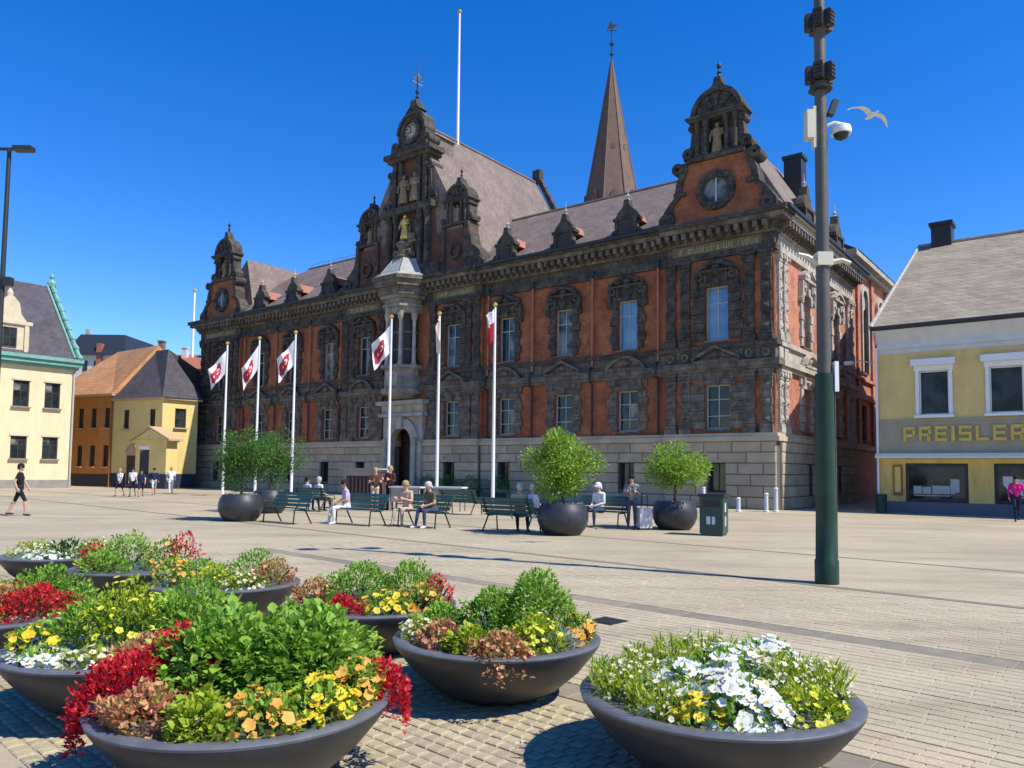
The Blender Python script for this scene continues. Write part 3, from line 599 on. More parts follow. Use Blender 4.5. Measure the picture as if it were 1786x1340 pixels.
q = MB(); q.lathe([(.55, 0), (.6, .15), (.4, .3), (.34, .7), (.5, .85), (.55, 1.05), (.3, 1.2), (.28, 1.35)], (pc, .75, 15.1), 10)
for s in (-1, 1): q.ring(pc+s*.5, 15.5, .08, .26, .5, 1.0, 12)
q.build('pedestal', 'stone_mid', oriel); statue(oriel, I4, pc, .75, 16.45, 1.6, 'gold', 'gilded_statue')
# roofs
q = MB(); e0, e1, yf, yb, zr, ze = -.6, 48.6, .6, -DEP-.5, 19.0, 13.76
q.add([(e0, yf, ze), (e1, yf, ze), (e1, yb, ze), (e0, yb, ze), (3.9, -6.5, zr), (42.8, -6.5, zr)], [(0, 4, 5, 1), (1, 5, 2), (2, 5, 4, 3), (3, 4, 0), (0, 1, 2, 3)])
roof = q.build('roof', 'roof_tile', th)
q = MB(); q.tube([(3.9, -6.5, zr+.02), (42.8, -6.5, zr+.02)], .1, 6)
for a in ((e0, yf), (e0, yb)): q.tube([(a[0], a[1], ze+.03), (3.9, -6.5, zr+.02)], .08, 6)
for i in range(4): x = 33+i*2.4; q.tube([(x, -6.5, zr), (x, -6.5, zr+.35)], .015, 4)
q.tube([(30, -6.5, zr+.33), (42.6, -6.5, zr+.33)], .015, 4); q.build('ridge', 'roof_tile', roof)
MB().box(-.9, 48.9, .86, 1.0, 13.62, 13.78).box(-.98, -.84, -DEP-.6, .86, 13.62, 13.78).build('gutter', 'dark_metal', roof)
q = MB(); zc = 24.6
q.add([(17.6, .2, 14), (29.6, .2, 14), (23.6, .2, zc), (17.6, -DEP-.2, 14), (29.6, -DEP-.2, 14), (23.6, -DEP-.2, zc)], [(0, 1, 2), (3, 5, 4), (0, 2, 5, 3), (1, 4, 5, 2), (0, 3, 4, 1)])
cr = q.build('cross_roof', 'roof_tile', th)
q = MB()
for s in (-1, 1): q.prism([(pc, zc+.3), (pc, zc+1.0), (pc+s*6.3, 14.2), (pc+s*6.0, 13.6)], -DEP-.6, -DEP-.15)
q.box(pc-.35, pc+.35, -DEP-.65, -DEP-.1, zc+.2, zc+1.1); q.build('end_parapet', 'stone_dark', cr); q = MB(); q.tube([(pc, -.9, zc+.04), (pc, -DEP, zc+.04)], .1, 6); q.build('ridge', 'roof_tile', cr)
q = MB(); q.box(1.05, 2.0, -8.4, -7.5, 16, 19.2).box(.97, 2.08, -8.48, -7.42, 19.2, 19.4).build('chimney', 'dark_metal', roof)
# pavilion gables
def pav_gable(M, cx, y, k=1.0):
    z = CT
    prof = [(2.85, 0), (2.9, .35), (2.72, .9), (2.42, 1.3), (2.15, 1.55), (2.05, 2.2), (1.85, 2.7), (1.75, 3.2)]
    q = MB(M); q.prism([(cx+a*.93*k, z+b*k) for a, b in prof]+[(cx-a*.93*k, z+b*k) for a, b in prof[::-1]], y-.6, y)
    g = q.build('gable', 'brick', th)
    q = MB(M)
    for s in (-1, 1):
        o = [(cx+s*a*k, z+b*k) for a, b in prof]; i_ = [(cx+s*(a*.93-.2)*k, z+b*k) for a, b in prof]; q.prism(o+i_[::-1], y-.7, y+.12)
        q.prism([(cx+s*2.9*k, z), (cx+s*2.2*k, z), (cx+s*2.2*k, z+1.5*k), (cx+s*2.35*k, z+1.4*k), (cx+s*2.6*k, z+1.05*k), (cx+s*2.9*k, z+.5*k)], y-.65, y+.08)
        q.ring(cx+s*2.55*k, z+.42*k, .12*k, .42*k, y-.72, y+.2, 16); q.ring(cx+s*1.95*k, z+2.95*k, .08*k, .3*k, y-.72, y+.2, 14)
        q.box(cx+s*1.55*k, cx+s*2.15*k, y-.7, y+.2, z+1.55*k, z+1.75*k)
    q.box(cx-2.9*k, cx+2.9*k, y-.7, y+.22, z, z+.16*k).build('coping', 'stone_dark', g)
    q = MB(M); q.ring(cx, z+1.55*k, .62*k, .98*k, y-.1, y+.16, 24); [q.box(cx-.1*k+.82*k*math.cos(a), cx+.1*k+.82*k*math.cos(a), y, y+.24, z+1.55*k+.82*k*math.sin(a)-.14*k, z+1.55*k+.82*k*math.sin(a)+.14*k) for a in [i*math.pi/4 for i in range(8)]]
    q.build('oculus_frame', 'stone_dark', g); oc = MB(M).disc(cx, z+1.55*k, .63*k, y+.005, y+.02).build('oculus', 'glass_curtain', g)
    MB(M).box(cx-.05, cx+.05, y+.021, y+.05, z+.95*k, z+2.15*k).build('oculus_mullion', 'frame_pale', oc)
    aedicule(g, M, cx, y-.05, z+3.12*k, k*.86)
pav_gable(I4, 2.72, .3); pav_gable(I4, 45.1, .3)
# central clock gable
q = MB(); z = CT; y = .3
prof = [(6.15, 0), (6.15, .4), (5.7, .9), (5.2, 1.1), (5.1, 2.8), (2.3, 2.8), (2.1, 4.6), (1.75, 4.9), (1.6, 8.3)]
q.prism([(pc+a, z+b) for a, b in prof]+[(pc-a, z+b) for a, b in prof[::-1]], y-.9, y-.05); cg = q.build('clock_gable', 'brick_dull', th)
q = MB()
for s in (-1, 1):
    for a in (2.85, 4.8): q.box(pc+s*a, pc+s*(a+.3), y-.9, y+.1, z, z+3.0)
    q.prism([(pc+s*6.25, z), (pc+s*5.1, z), (pc+s*5.1, z+2.6), (pc+s*5.35, z+1.7), (pc+s*6.0, z+1.1), (pc+s*6.25, z+.6)], y-.9, y+.05); q.ring(pc+s*5.85, z+.45, .12, .42, y-.9, y+.16, 14)
    q.ring(pc+s*4.0, z+1.35, .3, .5, y-.1, y+.14, 16)
    for a in (.9, 1.5): q.box(pc+s*a, pc+s*(a+.38), y-.1, y+.2, z+.9, z+4.5); q.lathe([(.2, 0), (.15, .2), (.13, 3.0), (.22, 3.3), (.24, 3.6)], (pc+s*(a+.2), y+.22, z+.9), 8)
    q.prism([(pc+s*1.7, z+4.8), (pc+s*2.4, z+4.8), (pc+s*2.3, z+5.5), (pc+s*1.95, z+5.9), (pc+s*1.85, z+7.2), (pc+s*1.6, z+8.0)], y-.85, y+.05)
    q.ring(pc+s*2.1, z+5.2, .1, .34, y-.9, y+.15, 14); q.ring(pc+s*1.8, z+7.4, .08, .24, y-.9, y+.15, 12)
    for a in (.68, 1.22): q.box(pc+s*a, pc+s*(a+.32), y-.1, y+.16, z+5.1, z+8.1)
q.box(pc-2.9, pc+2.9, y-.95, y+.35, z, z+.9).box(pc-2.3, pc+2.3, y-.95, y+.45, z+4.5, z+4.95).box(pc-1.85, pc+1.85, y-.95, y+.35, z+8.1, z+8.35).box(pc-2.1, pc+2.1, y-1.0, y+.5, z+8.35, z+8.65).box(pc-1.6, pc+1.6, y-.9, y+.3, z+8.65, z+9.0)
q.build('gable_stonework', 'stone_dark', cg)
for s in (-1, 1): statue(cg, I4, pc+s*.5, y+.12, z+5.2, 1.9)
q = MB(); q.prism([(pc-.8, z+1.0), (pc+.8, z+1.0), (pc+.8, z+3.4)]+[(pc+.8*math.cos(math.pi*i/8), z+3.4+.8*math.sin(math.pi*i/8)) for i in range(1, 8)]+[(pc-.8, z+3.4)], y-.04, y); q.build('niche', 'stone_mid', cg)
statue(cg, I4, pc-.1, y+.15, z+1.0, 2.6)
for s in (-1, 1): aedicule(cg, I4, pc+s*4.0, y-.1, z+3.0, .64, .9)
q = MB(); zc_ = z+10.0; n = 20; r = 1.28
q.prism([(pc-1.5, z+9.0), (pc+1.5, z+9.0)]+[(pc+r*math.cos(a)*(1.0 if math.sin(a) < .6 else 1-.5*(math.sin(a)-.6)), zc_+r*1.25*math.sin(a)) for a in [-.35+(math.pi+.7)*i/n for i in range(n+1)]], y-.9, y)
q.ring(pc, zc_, .58, .86, y-.1, y+.18, 24); q.ring(pc, zc_, 1.1, 1.3, y-.9, y+.12, 24, 0, math.pi)
for s in (-1, 1): q.ring(pc+s*1.45, z+9.25, .08, .32, y-.9, y+.12, 14)
q.prism([(pc-.7, zc_+1.45), (pc+.7, zc_+1.45), (pc+.34, zc_+1.8), (pc+.22, zc_+2.2), (pc-.22, zc_+2.2), (pc-.34, zc_+1.8)], y-.75, y-.1); q.build('clock_case', 'stone_dark', cg)
ck = MB().disc(pc, zc_, .58, y+.005, y+.03, 28).build('clock_face', 'clock_face', cg); q = MB()
for i in range(12): a = i*math.pi/6; q.prism([(pc+math.sin(a+t)*rr, zc_+math.cos(a+t)*rr) for t, rr in ((-.1, .36), (-.08, .52), (.08, .52), (.1, .36))], y+.031, y+.045)
q.build('numerals', 'dark_metal', ck, kind='stuff'); MB().prism([(pc-.03, zc_), (pc+.03, zc_), (pc+.16, zc_+.42), (pc+.12, zc_+.44)], y+.046, y+.055).build('clock_hand', 'dark_metal', ck); MB().prism([(pc-.035, zc_+.03), (pc-.035, zc_-.04), (pc+.28, zc_-.12), (pc+.28, zc_-.06)], y+.056, y+.065).build('clock_hand', 'dark_metal', ck)
q = MB(); finial(q, pc, y-.45, zc_+2.15, .6); q.tube([(pc, y-.45, zc_+3.1), (pc, y-.45, zc_+5.2)], [.05, .02], 6); q.build('finial', 'dark_metal', cg)
q = MB(); zz = zc_+3.7; q.prism([(pc-.35, zz), (pc+.1, zz-.1), (pc+.4, zz+.35), (pc+.1, zz+.25), (pc+.05, zz+.6), (pc-.1, zz+.3)], y-.47, y-.43); q.tube([(pc-.45, y-.45, zz-.25), (pc+.45, y-.45, zz-.25)], .03, 5); q.tube([(pc, y-.9, zz-.25), (pc, y, zz-.25)], .03, 5); q.build('weather_vane', 'lead', cg)
# gable backs: short saddle roofs
for c in (2.72, 45.28): q = MB(); q.add([(c-3.33, -.62, CT+.01), (c+3.33, -.62, CT+.01), (c+3.33, -DEP-.45, CT+.01), (c-3.33, -DEP-.45, CT+.01), (c, -2.0, 19.25), (c, -11.8, 19.25)], [(0, 1, 4), (1, 2, 5, 4), (2, 3, 5), (3, 0, 4, 5), (3, 2, 1, 0)]); q.build('gable_roof', 'roof_tile', th)
q = MB(); q.box(pc-1.1, pc+1.1, -2.6, -.62, 20, zc_-.1); q.prism([(pc-1.25, zc_-.1), (pc+1.25, zc_-.1), (pc, zc_+.7)], -2.7, -.62); q.build('clock_house', 'roof_tile', cg)
# dormers
dm = None
def dormer(M, cx, y, k=1.0):
    d = MB(M); z = CT
    d.box(cx-.55*k, cx+.55*k, y-.4, y, z, z+1.05*k).box(cx-.75*k, cx+.75*k, y-.45, y+.1, z+1.05*k, z+1.2*k).box(cx-.72*k, cx+.72*k, y-.45, y+.1, z, z+.14)
    d.prism([(cx-.66*k, z+1.2*k), (cx+.66*k, z+1.2*k), (cx+.5*k, z+1.5*k), (cx+.22*k, z+1.75*k), (cx+.12*k, z+2.15*k), (cx-.12*k, z+2.15*k), (cx-.22*k, z+1.75*k), (cx-.5*k, z+1.5*k)], y-.4, y)
    for s in (-1, 1): d.ring(cx+s*.66*k, z+.35*k, .06, .22*k, y-.4, y+.08, 10); d.box(cx+s*.55*k-.08, cx+s*.55*k+.08, y, y+.1, z+.14, z+1.05*k)
    o = d.build('dormer', 'stone_dark', th)
    MB(M).box(cx-.3*k, cx+.3*k, y+.004, y+.02, z+.3, z+.9*k).build('dormer_window', 'oak', o)
    L = 3.0*k
    q = MB(M); q.prism([(cx-.72*k, z+1.0*k), (cx+.72*k, z+1.0*k), (cx, z+1.75*k)], y-L, y-.41); q.build('dormer_roof', 'dormer_tile', o)
    f = MB(M); f.lathe([(.14, 0), (.06, .1), (.12, .22), (.03, .34), (.015, .75)], (cx, y-.2, z+2.14*k), 8); f.build('finial', 'lead', o)
for c in (7.68, 11.6, 15.7, 31.75, 35.9, 39.95): dormer(I4, c, .25)
for c in (9.2, 3.6): dormer(SM, c, .25, 1.15)
# rear wing along the alley
q = MB(SM); wq = [(-4.9, -3.6, 8.2, 12.9), (-9.2, -7.9, 8.2, 12.9), (-13.5, -12.2, 8.2, 12.9), (-4.9, -3.6, 3.8, 6.1), (-9.2, -7.9, 3.8, 6.1)]
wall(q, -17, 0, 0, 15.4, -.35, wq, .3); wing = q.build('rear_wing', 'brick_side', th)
q = MB(SM)
for x in (-1.2, -2.7, -6.4, -10.7, -15): MB(SM).box(x-.3, x+.3, -.35, -.2, 3.5, 14.6).build('wing_pilaster', 'brick_side', wing)
q.box(-17, 0, -.35, -.12, 6.4, 6.75); MB(SM).box(-17, 0, -.35, -.15, 7.6, 7.8).build('wing_band', 'brick_side', wing); q.build('wing_band', 'brick_side', wing)
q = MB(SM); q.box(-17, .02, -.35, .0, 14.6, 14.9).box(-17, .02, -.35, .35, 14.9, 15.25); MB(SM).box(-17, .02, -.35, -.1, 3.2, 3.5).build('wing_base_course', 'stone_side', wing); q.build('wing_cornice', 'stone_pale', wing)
for c in (-4.25, -8.55, -12.85): q = MB(SM); q.ring(c, 12.9, .65, .95, -.4, -.15, 14, 0, math.pi); [q.box(c+s*.65, c+s*.95, -.4, -.15, 8.2, 12.9) for s in (-1, 1)]; q.disc(c, 12.9, .66, -.39, -.33, 16); q.build('arch_trim', 'stone_side', wing)
for c in (-4.25, -8.55, -12.85): window(wing, SM, c, 8.2, 1.3, 4.7, -.55, 2, 4, 'frame_green', ('glass_dark',))
for c in (-4.25, -8.55): window(wing, SM, c, 3.8, 1.3, 2.3, -.55, 2, 2, 'frame_green', ('glass_dark',))
q = MB(SM); q.add([(-17, .4, 15.25), (-.3, .4, 15.25), (-.3, -7, 19.5), (-17, -7, 19.5), (-17, -12, 15.25), (-.3, -12, 15.25)], [(0, 1, 2, 3), (3, 2, 5, 4), (0, 3, 4), (1, 5, 2), (0, 4, 5, 1)]); q.build('wing_roof', 'dark_metal', wing)
MB(SM).box(-.3, 0, -11.6, -.36, 0, 15.4).box(-17, -.3, -11.6, -11.4, 0, 15.2).build('wing_end', 'brick', wing)

# ------------------------------------------------------------------ shop on the right
plaster('ochre_wall', (.70, .52, .22), (.63, .465, .195), .9); plaster('ochre_bright', (.74, .53, .18), (.64, .44, .14), .8); plaster('taupe_wall', (.36, .325, .235), (.32, .285, .21), .9)
mat('grey_plinth', (.13, .14, .165), (.10, .11, .13), 2, .7); mat('pale_grey', (.58, .59, .6), (.5, .51, .52), 2, .7); mat('letter_gold', (.62, .44, .09), (.5, .34, .07), 5, .45, .5, .4)
roofmat('roof_grey', (.35, .305, .225), (.265, .235, .175), TH_ANG, .3, .28); mat('awning_cream', (.85, .78, .58), (.8, .73, .54), 2, .6); mat('rust_panel', (.2, .07, .015), (.32, .14, .03), 6, .6); mat('magenta', (.5, .02, .16), (.4, .015, .13), 5, .7)
SHM = TH @ Matrix.Translation((-3.8, -2.0, 0))
sh = thing('shop_building', 'ochre corner shop with grey tiled roof and gold letters on its front', 'shop', SHM)
L, D, EZ = 15.0, 23.4, 8.2
q = MB(); wops = [(-3.0+.17-.0, -1.7, 4.25, 6.15), (-5.48, -4.31, 4.25, 6.15), (-8.1, -6.93, 4.25, 6.15), (-10.7, -9.5, 4.25, 6.15)]
wops[0] = (-2.83, -1.7, 4.25, 6.15)
wall(q, -L, 0, 4.05, 7.0, 0, wops, .25); q.box(-.02, 0, -D, -.01, 0, 7.6); q.box(-L, -.02, -D, -D+.1, 0, 7.6); q.box(-L, -L+.1, -D, -.3, 0, 7.6); q.box(-L+.1, -.1, -1.6, -1.5, .05, 7.6)
q.prism([(0, 7.6), (-.001, 7.6), (-.001, 7.6)], 0, .001) if False else None
wl = q.build('wall', 'ochre_wall', sh)
MB(Matrix(((0, -1, 0, 0), (1, 0, 0, 0), (0, 0, 1, 0), (0, 0, 0, 1)))).prism([(-D, 7.6), (0, 7.6), (-11.7, 14.6)], 0, .02).build('gable_wall', 'ochre_wall', sh)
q = MB(); q.box(-L, 0, -.2, .02, 7.0, 7.2).box(-L, .03, -.2, .12, 7.2, 7.5)
q.add([(-L, .12, 7.5), (.05, .12, 7.5), (.05, .5, 8.0), (-L, .5, 8.0), (-L, -.2, 7.5), (.05, -.2, 7.5), (.05, -.2, 8.0), (-L, -.2, 8.0)], [(0, 1, 2, 3), (4, 7, 6, 5), (0, 4, 5, 1), (3, 2, 6, 7), (0, 3, 7, 4), (1, 5, 6, 2)]).build('cornice', 'pale_grey', sh)
MB().tube([(-L, .58, 8.1), (.12, .58, 8.1)], .1, 8).build('gutter', 'dark_metal', sh)
q = MB(); q.add([(.1, .55, 8.12), (-L, .55, 8.12), (-L, -11.7, 14.75), (.1, -11.7, 14.75), (-L, -D-.5, 8.12), (.1, -D-.5, 8.12)], [(0, 1, 2, 3), (3, 2, 4, 5), (0, 3, 5), (1, 4, 2), (0, 5, 4, 1)])
rf = q.build('roof', 'roof_grey', sh); MB().tube([(.12, .5, 8.2), (.12, -11.7, 14.83), (-L, -11.7, 14.83)], .09, 6).build('roof_edge', 'lead', rf)
MB().box(-1.55, -.55, -12.4, -11.3, 14, 15.75).box(-1.65, -.45, -12.5, -11.2, 15.75, 15.95).build('chimney', 'dark_metal', rf)
for (a, b, c, d_) in wops:
    w_ = window(sh, I4, (a+b)/2, c, b-a, d_-c, -.14, 1, 1, 'white_paint', ('glass_shop',), False, .05)
    q = MB(); q.box(a-.14, a, -.0, .06, c-.02, d_).box(b, b+.14, -.0, .06, c-.02, d_).box(a-.18, b+.18, 0, .08, d_, d_+.22).box(a-.28, b+.28, 0, .28, d_+.22, d_+.5).box(a-.2, b+.2, 0, .16, c-.14, c-.02).build('window_surround', 'white_paint', sh)
q = MB(); q.box(-L, -.0, -.3, .06, 2.6, 3.95).box(-L, .02, -.3, .1, 3.95, 4.05).build('sign_band', 'taupe_wall', sh)
MB(Matrix(((0, 1, 0, 0), (1, 0, 0, 0), (0, 0, 1, 0), (0, 0, 0, 1)))).prism([(-.2, 2.36), (.5, 2.38), (.5, 2.42), (.34, 2.58), (-.2, 2.62)], -L, .02).build('awning_box', 'awning_cream', sh)
q = MB(); shops = [(-3.47, -1.09, .5, 2.16), (-6.9, -4.38, .5, 2.16), (-10.2, -7.8, .5, 2.16)]
wall(q, -L, 0, .5, 2.36, 0, shops, .22); q.build('shopfront', 'ochre_bright', sh); MB().box(-L, .03, -.3, .05, 0, .5).build('base_course', 'grey_plinth', sh)
for a, b, c, d_ in shops:
    w_ = window(sh, I4, (a+b)/2, c, b-a, d_-c, -.12, 1, 1, 'dark_metal', ('glass_shop',), False, .13, name='shop_window')
    q = MB(); r_ = random.Random(int(a*7))
    for i in range(5): x = a+.35+i*(b-a-.6)/5; h_ = r_.uniform(.25, .8); q.box(x, x+r_.uniform(.2, .36), -.128, -.1215, c+.35, c+.35+h_)
    q.box(a+.3, b-.3, -.128, -.121, c+.26, c+.3); q.build('display', 'frame_pale' if a > -4 else 'pale_grey', w_)
dc = MB().box(-.98, -.62, .0, .1, .75, 2.1).build('display_case', 'rust_panel', sh); MB().box(-.92, -.68, .1, .115, .9, 2.0).build('poster', 'ochre_bright', dc)
MB().tube([(-.02, .1, 0), (-.02, .1, 7.3), (-.02, .5, 7.9)], .05, 8).build('downpipe', 'white_paint', sh, True)
MB().tube([(.05, .3, 6.6), (.55, .35, 6.75), (.95, .35, 6.7)], .035, 6).box(.9, 1.25, .2, .5, 6.6, 6.75).build('wall_lamp', 'lead', sh)
GL = {'P': [(0, .24, 0, 1), (.24, .96, .78, 1), (.76, 1, .42, .86), (.24, .8, .3, .5)], 'R': [(0, .24, 0, 1), (.24, .96, .78, 1), (.76, 1, .44, .86), (.24, .8, .34, .54), (.66, .92, 0, .36)], 'E': [(0, .24, 0, 1), (.24, 1, .8, 1), (.24, .92, .41, .6), (.24, 1, 0, .2)],
      'I': [(.4, .6, 0, 1)], 'S': [(0, 1, .8, 1), (0, .24, .58, .8), (0, 1, .41, .59), (.76, 1, .2, .41), (0, 1, 0, .2)], 'L': [(0, .24, 0, 1), (.24, 1, 0, .2)]}
x = -1.07
for ch in 'PREISLER':
    w_ = .14 if ch == 'I' else .47; q = MB()
    for a, b, c, d_ in GL[ch]:
        if ch == 'I': a, b = 0, 1
        q.box(x-a*w_, x-b*w_, .06, .15, 3.1+c*.64, 3.1+d_*.64)
    q.build('letter', 'letter_gold', sh); x -= w_+.14

# ------------------------------------------------------------------ left: cream corner building
plaster('cream_wall', (.74, .60, .39), (.69, .55, .35), .93); mat('copper_green', (.17, .40, .33), (.12, .28, .24), 2.5, .6); roofmat('roof_slate', (.10, .09, .105), (.07, .065, .08), TH_ANG, .25, .22); mat('cream_stone', (.62, .52, .36), (.5, .42, .3), 2, .8); mat('grey_stone', (.28, .26, .23), (.2, .19, .17), 2, .85)
CRM = TH @ Matrix.Translation((49.0, 9.72, 0)) @ Matrix(((0, -1, 0, 0), (1, 0, 0, 0), (0, 0, 1, 0), (0, 0, 0, 1)))   # x' = y - 9.72 (leftwards in the photo), y' = out to the square
cb = thing('cream_building', 'cream plastered house with slate roof and green copper gable edge at far left', 'house', CRM)
cols_ = [1.5, 3.55, 5.6, 7.65, 9.7]
q = MB(); ops = [(c-.52, c+.52, 5.8, 7.65) for c in cols_]+[(c-.52, c+.52, 2.1, 3.7) for c in cols_]
wall(q, 0, 14, .6, 8.9, 0, ops, .2); q.box(0, .02, -12, -.01, 0, 8.9).box(.02, 14, -12, -11.9, 0, 8.9).box(13.9, 14, -11.9, -.3, 0, 8.9); q.box(.1, 13.8, -1.5, -1.4, .1, 8.8).build('wall', 'cream_wall', cb)
MB().box(-.02, 14, -.2, .06, 0, .6).build('base_course', 'grey_stone', cb)
q = MB(); q.box(-.15, 14, -.2, .2, 8.75, 8.95).box(-.3, 14, -.2, .45, 8.95, 9.25).box(-.35, 14, -.2, .6, 9.25, 9.5).build('eaves', 'copper_green', cb)
q = MB(); q.add([(-.02, .45, 9.5), (14, .45, 9.5), (14, -5.2, 15.8), (-.02, -5.2, 15.8), (14, -12, 9.5), (-.02, -12, 9.5)], [(0, 1, 2, 3), (3, 2, 4, 5), (0, 3, 5), (1, 4, 2), (0, 5, 4, 1)]); rf = q.build('roof', 'roof_slate', cb)
q = MB(); q.tube([(-.1, .5, 9.5), (-.1, -5.2, 15.95)], .16, 6); q.tube([(.25, .42, 9.6), (.25, -5.2, 15.9)], .09, 6)
for i in range(9): t = i/8; q.lathe([(.15, 0), (.2, .15), (.05, .4)], (-.1, .5-5.7*t, 9.5+6.4*t), 8)
q.lathe([(.3, 0), (.34, .3), (.12, .6), (.2, .8), (.03, 1.1)], (-.1, -5.2, 15.8), 8); q.build('gable_edge', 'copper_green', cb)
for c in cols_:
    for z0, h_ in ((5.8, 1.85), (2.1, 1.6)):
        window(cb, I4, c, z0, 1.04, h_, -.12, 2, 2, 'oak', ('glass_dark', 'glass_dark', 'glass_dark', 'glass_curtain'), True, .07, 'grey_stone', transom=(.62,))
        MB().box(c-.62, c+.62, 0, .06, z0+h_, z0+h_+.14).build('lintel', 'cream_stone', cb)
q = MB(); dx = 4.55; q.prism([(dx-1.25, 9.5), (dx+1.25, 9.5), (dx+1.25, 11.6), (dx+1.0, 11.9), (dx+.7, 12.3), (dx+.55, 13.1), (dx+.2, 13.5), (dx-.2, 13.5), (dx-.55, 13.1), (dx-.7, 12.3), (dx-1.0, 11.9), (dx-1.25, 11.6)], -.3, .2)
q.box(dx-1.4, dx+1.4, -.35, .35, 11.55, 11.8); [q.box(dx+s*1.05-.13, dx+s*1.05+.13, .2, .32, 9.5, 11.55) for s in (-1, 1)]; q.lathe([(.2, 0), (.22, .3), (.05, .6)], (dx, -.05, 13.5), 8)
dr = q.build('dormer', 'cream_stone', cb); window(dr, I4, dx, 9.9, .9, 1.4, .24, 2, 2, 'oak', ('glass_dark',), False); MB().prism([(dx-1.1, 9.6), (dx+1.1, 9.6), (dx, 12.9)], -4.5, -.31).build('dormer_roof', 'roof_slate', dr)
MB().tube([(.12, .1, 0), (.12, .1, 8.5), (.12, .4, 8.9)], .055, 8).build('downpipe', 'frame_pale', cb, True)

# ------------------------------------------------------------------ left: yellow and orange house group
plaster('yellow_wall', (.70, .55, .22), (.64, .5, .2), .92); plaster('orange_wall', (.54, .25, .075), (.46, .2, .065), .88); mat('navy_base', (.03, .035, .06), (.022, .025, .045), 3, .7)
roofmat('roof_orange', (.52, .27, .12), (.44, .22, .1), TH_ANG, .22, .28); roofmat('roof_dark', (.085, .075, .085), (.06, .055, .065), TH_ANG, .25, .25); mat('tan_trim', (.5, .36, .2), (.42, .3, .17), 3, .8)
A0, A1, A2 = Vector((45.5, 4.75)), Vector((50.75, 6.0)), Vector((58.5, 7.85))
yh = thing('yellow_house', 'yellow plastered house with dark hipped roof and arched door beside the town hall', 'house', TH)
def face_frame(p, r):                                   # wall frame from p (right end in view) to r (left end), y' outwards
    d = (r-p).normalized(); return Matrix(((d.x, -d.y, 0, p.x), (d.y, d.x, 0, p.y), (0, 0, 1, 0), (0, 0, 0, 1))), (r-p).length
MA, LA = face_frame(A0, A1); MB_, LB = face_frame(Vector((45.4, 1.9)), A0)
q = MB(MA); awin = [(.75, 1.35, 4.6, 6.1), (3.6, 4.2, 4.6, 6.1)]; wall(q, 0, LA, 1.1, 7.0, 0, awin+[(2.55, 3.65, 1.1, 3.2)], .2)
q2 = MB(MB_); bwin = [(.95, 1.85, 4.7, 6.2)]; wall(q2, 0, LB, 1.1, 7.0, 0, bwin, .2); o_ = len(q.V); q.V += q2.V; q.F += [tuple(i+o_ for i in f) for f in q2.F]; q.I += q2.I
q.M = None; q.add([(45.4, 1.9, 0), (49.2, 1.9, 0), (49.2, 1.9, 7), (45.4, 1.9, 7)], [(0, 1, 2, 3)]); q.add([(49.2, 1.9, 0), (49.2, -8, 0), (49.2, -8, 7), (49.2, 1.9, 7)], [(0, 1, 2, 3)])
q.M = MA; q.box(.2, LA-.2, -1.3, -1.2, .1, 6.9); q.build('wall', 'yellow_wall', yh)
MB(MA).box(-.03, LA, -.2, .05, 0, 1.1).build('base_course', 'navy_base', yh); MB(MB_).box(0, LB, -.2, .05, 0, 1.1).build('base_course', 'navy_base', yh)
for a, b, c, d_ in awin: window(yh, MA, (a+b)/2, c, b-a, d_-c, -.12, 2, 2, 'oak', ('glass_dark',), True, .05, 'tan_trim')
for a, b, c, d_ in bwin: window(yh, MB_, (a+b)/2, c, b-a, d_-c, -.12, 2, 2, 'oak', ('glass_dark',), True, .05, 'tan_trim')
q = MB(MA); q.prism([(2.55, .1), (3.65, .1), (3.65, 2.7)]+[(3.1+.55*math.cos(math.pi*i/8), 2.7+.55*math.sin(math.pi*i/8)) for i in range(1, 8)]+[(2.55, 2.7)], -.18, .07); q.ring(3.1, 2.7, .55, .68, 0, .1, 12, 0, math.pi); q.build('arched_door', 'tan_trim', yh)
MB(MA).box(2.65, 3.55, .071, .085, .2, 2.5).build('door_leaf', 'oak', yh)
R1, R2 = (49.0, 2.6, 11.3), (51.6, 2.4, 11.4)
q = MB(); k0 = MA @ Vector((-.3, .3, 7.0)); k1 = MA @ Vector((LA, .3, 7.0)); k2 = MB_ @ Vector((-.3, .3, 7.0))
q.add([k0, k1, R2, R1, k2, (49.4, 1.6, 7.0), (51.2, -7.5, 7.0)], [(0, 1, 2, 3), (4, 0, 3), (5, 4, 3), (6, 5, 3, 2), (1, 6, 2), (0, 4, 5, 6, 1)]); q.build('roof', 'roof_dark', yh)
q = MB(MA); q.box(-.25, LA, 0, .25, 6.85, 7.0); q.M = MB_; q.box(-.25, LB, 0, .25, 6.85, 6.98); q.build('eaves', 'tan_trim', yh)
# porch at the corner
q = MB(MA); q.box(-1.9, 1.5, .05, 1.2, 0, 1.1); pbse = q.build('porch_base', 'navy_base', yh)
q = MB(MA); q.box(-1.8, -.05, .1, 1.1, 1.1, 3.5).box(.95, 1.4, .1, 1.1, 1.1, 3.5).box(-.05, .95, .1, 1.1, 2.9, 3.5).box(-2.0, 1.6, .05, 1.25, 3.5, 3.65); q.prism([(-2.0, 3.65), (1.6, 3.65), (-.2, 4.5)], .08, 1.2); q.build('porch', 'yellow_wall', yh)
q = MB(MA); [q.prism([(-.2, 4.52), (-.2, 4.68), (-.2+s*2.1, 3.72), (-.2+s*2.1, 3.58)], .0, 1.35) for s in (-1, 1)]; q.build('porch_roof', 'tan_trim', yh); MB(MA).box(-.05, .95, 1.0, 1.05, .1, 2.75).build('porch_door', 'navy_base', yh); MB(MA).box(-.1, 1.0, 1.1, 1.13, 2.95, 3.2).build('porch_sign', 'white_paint', yh)
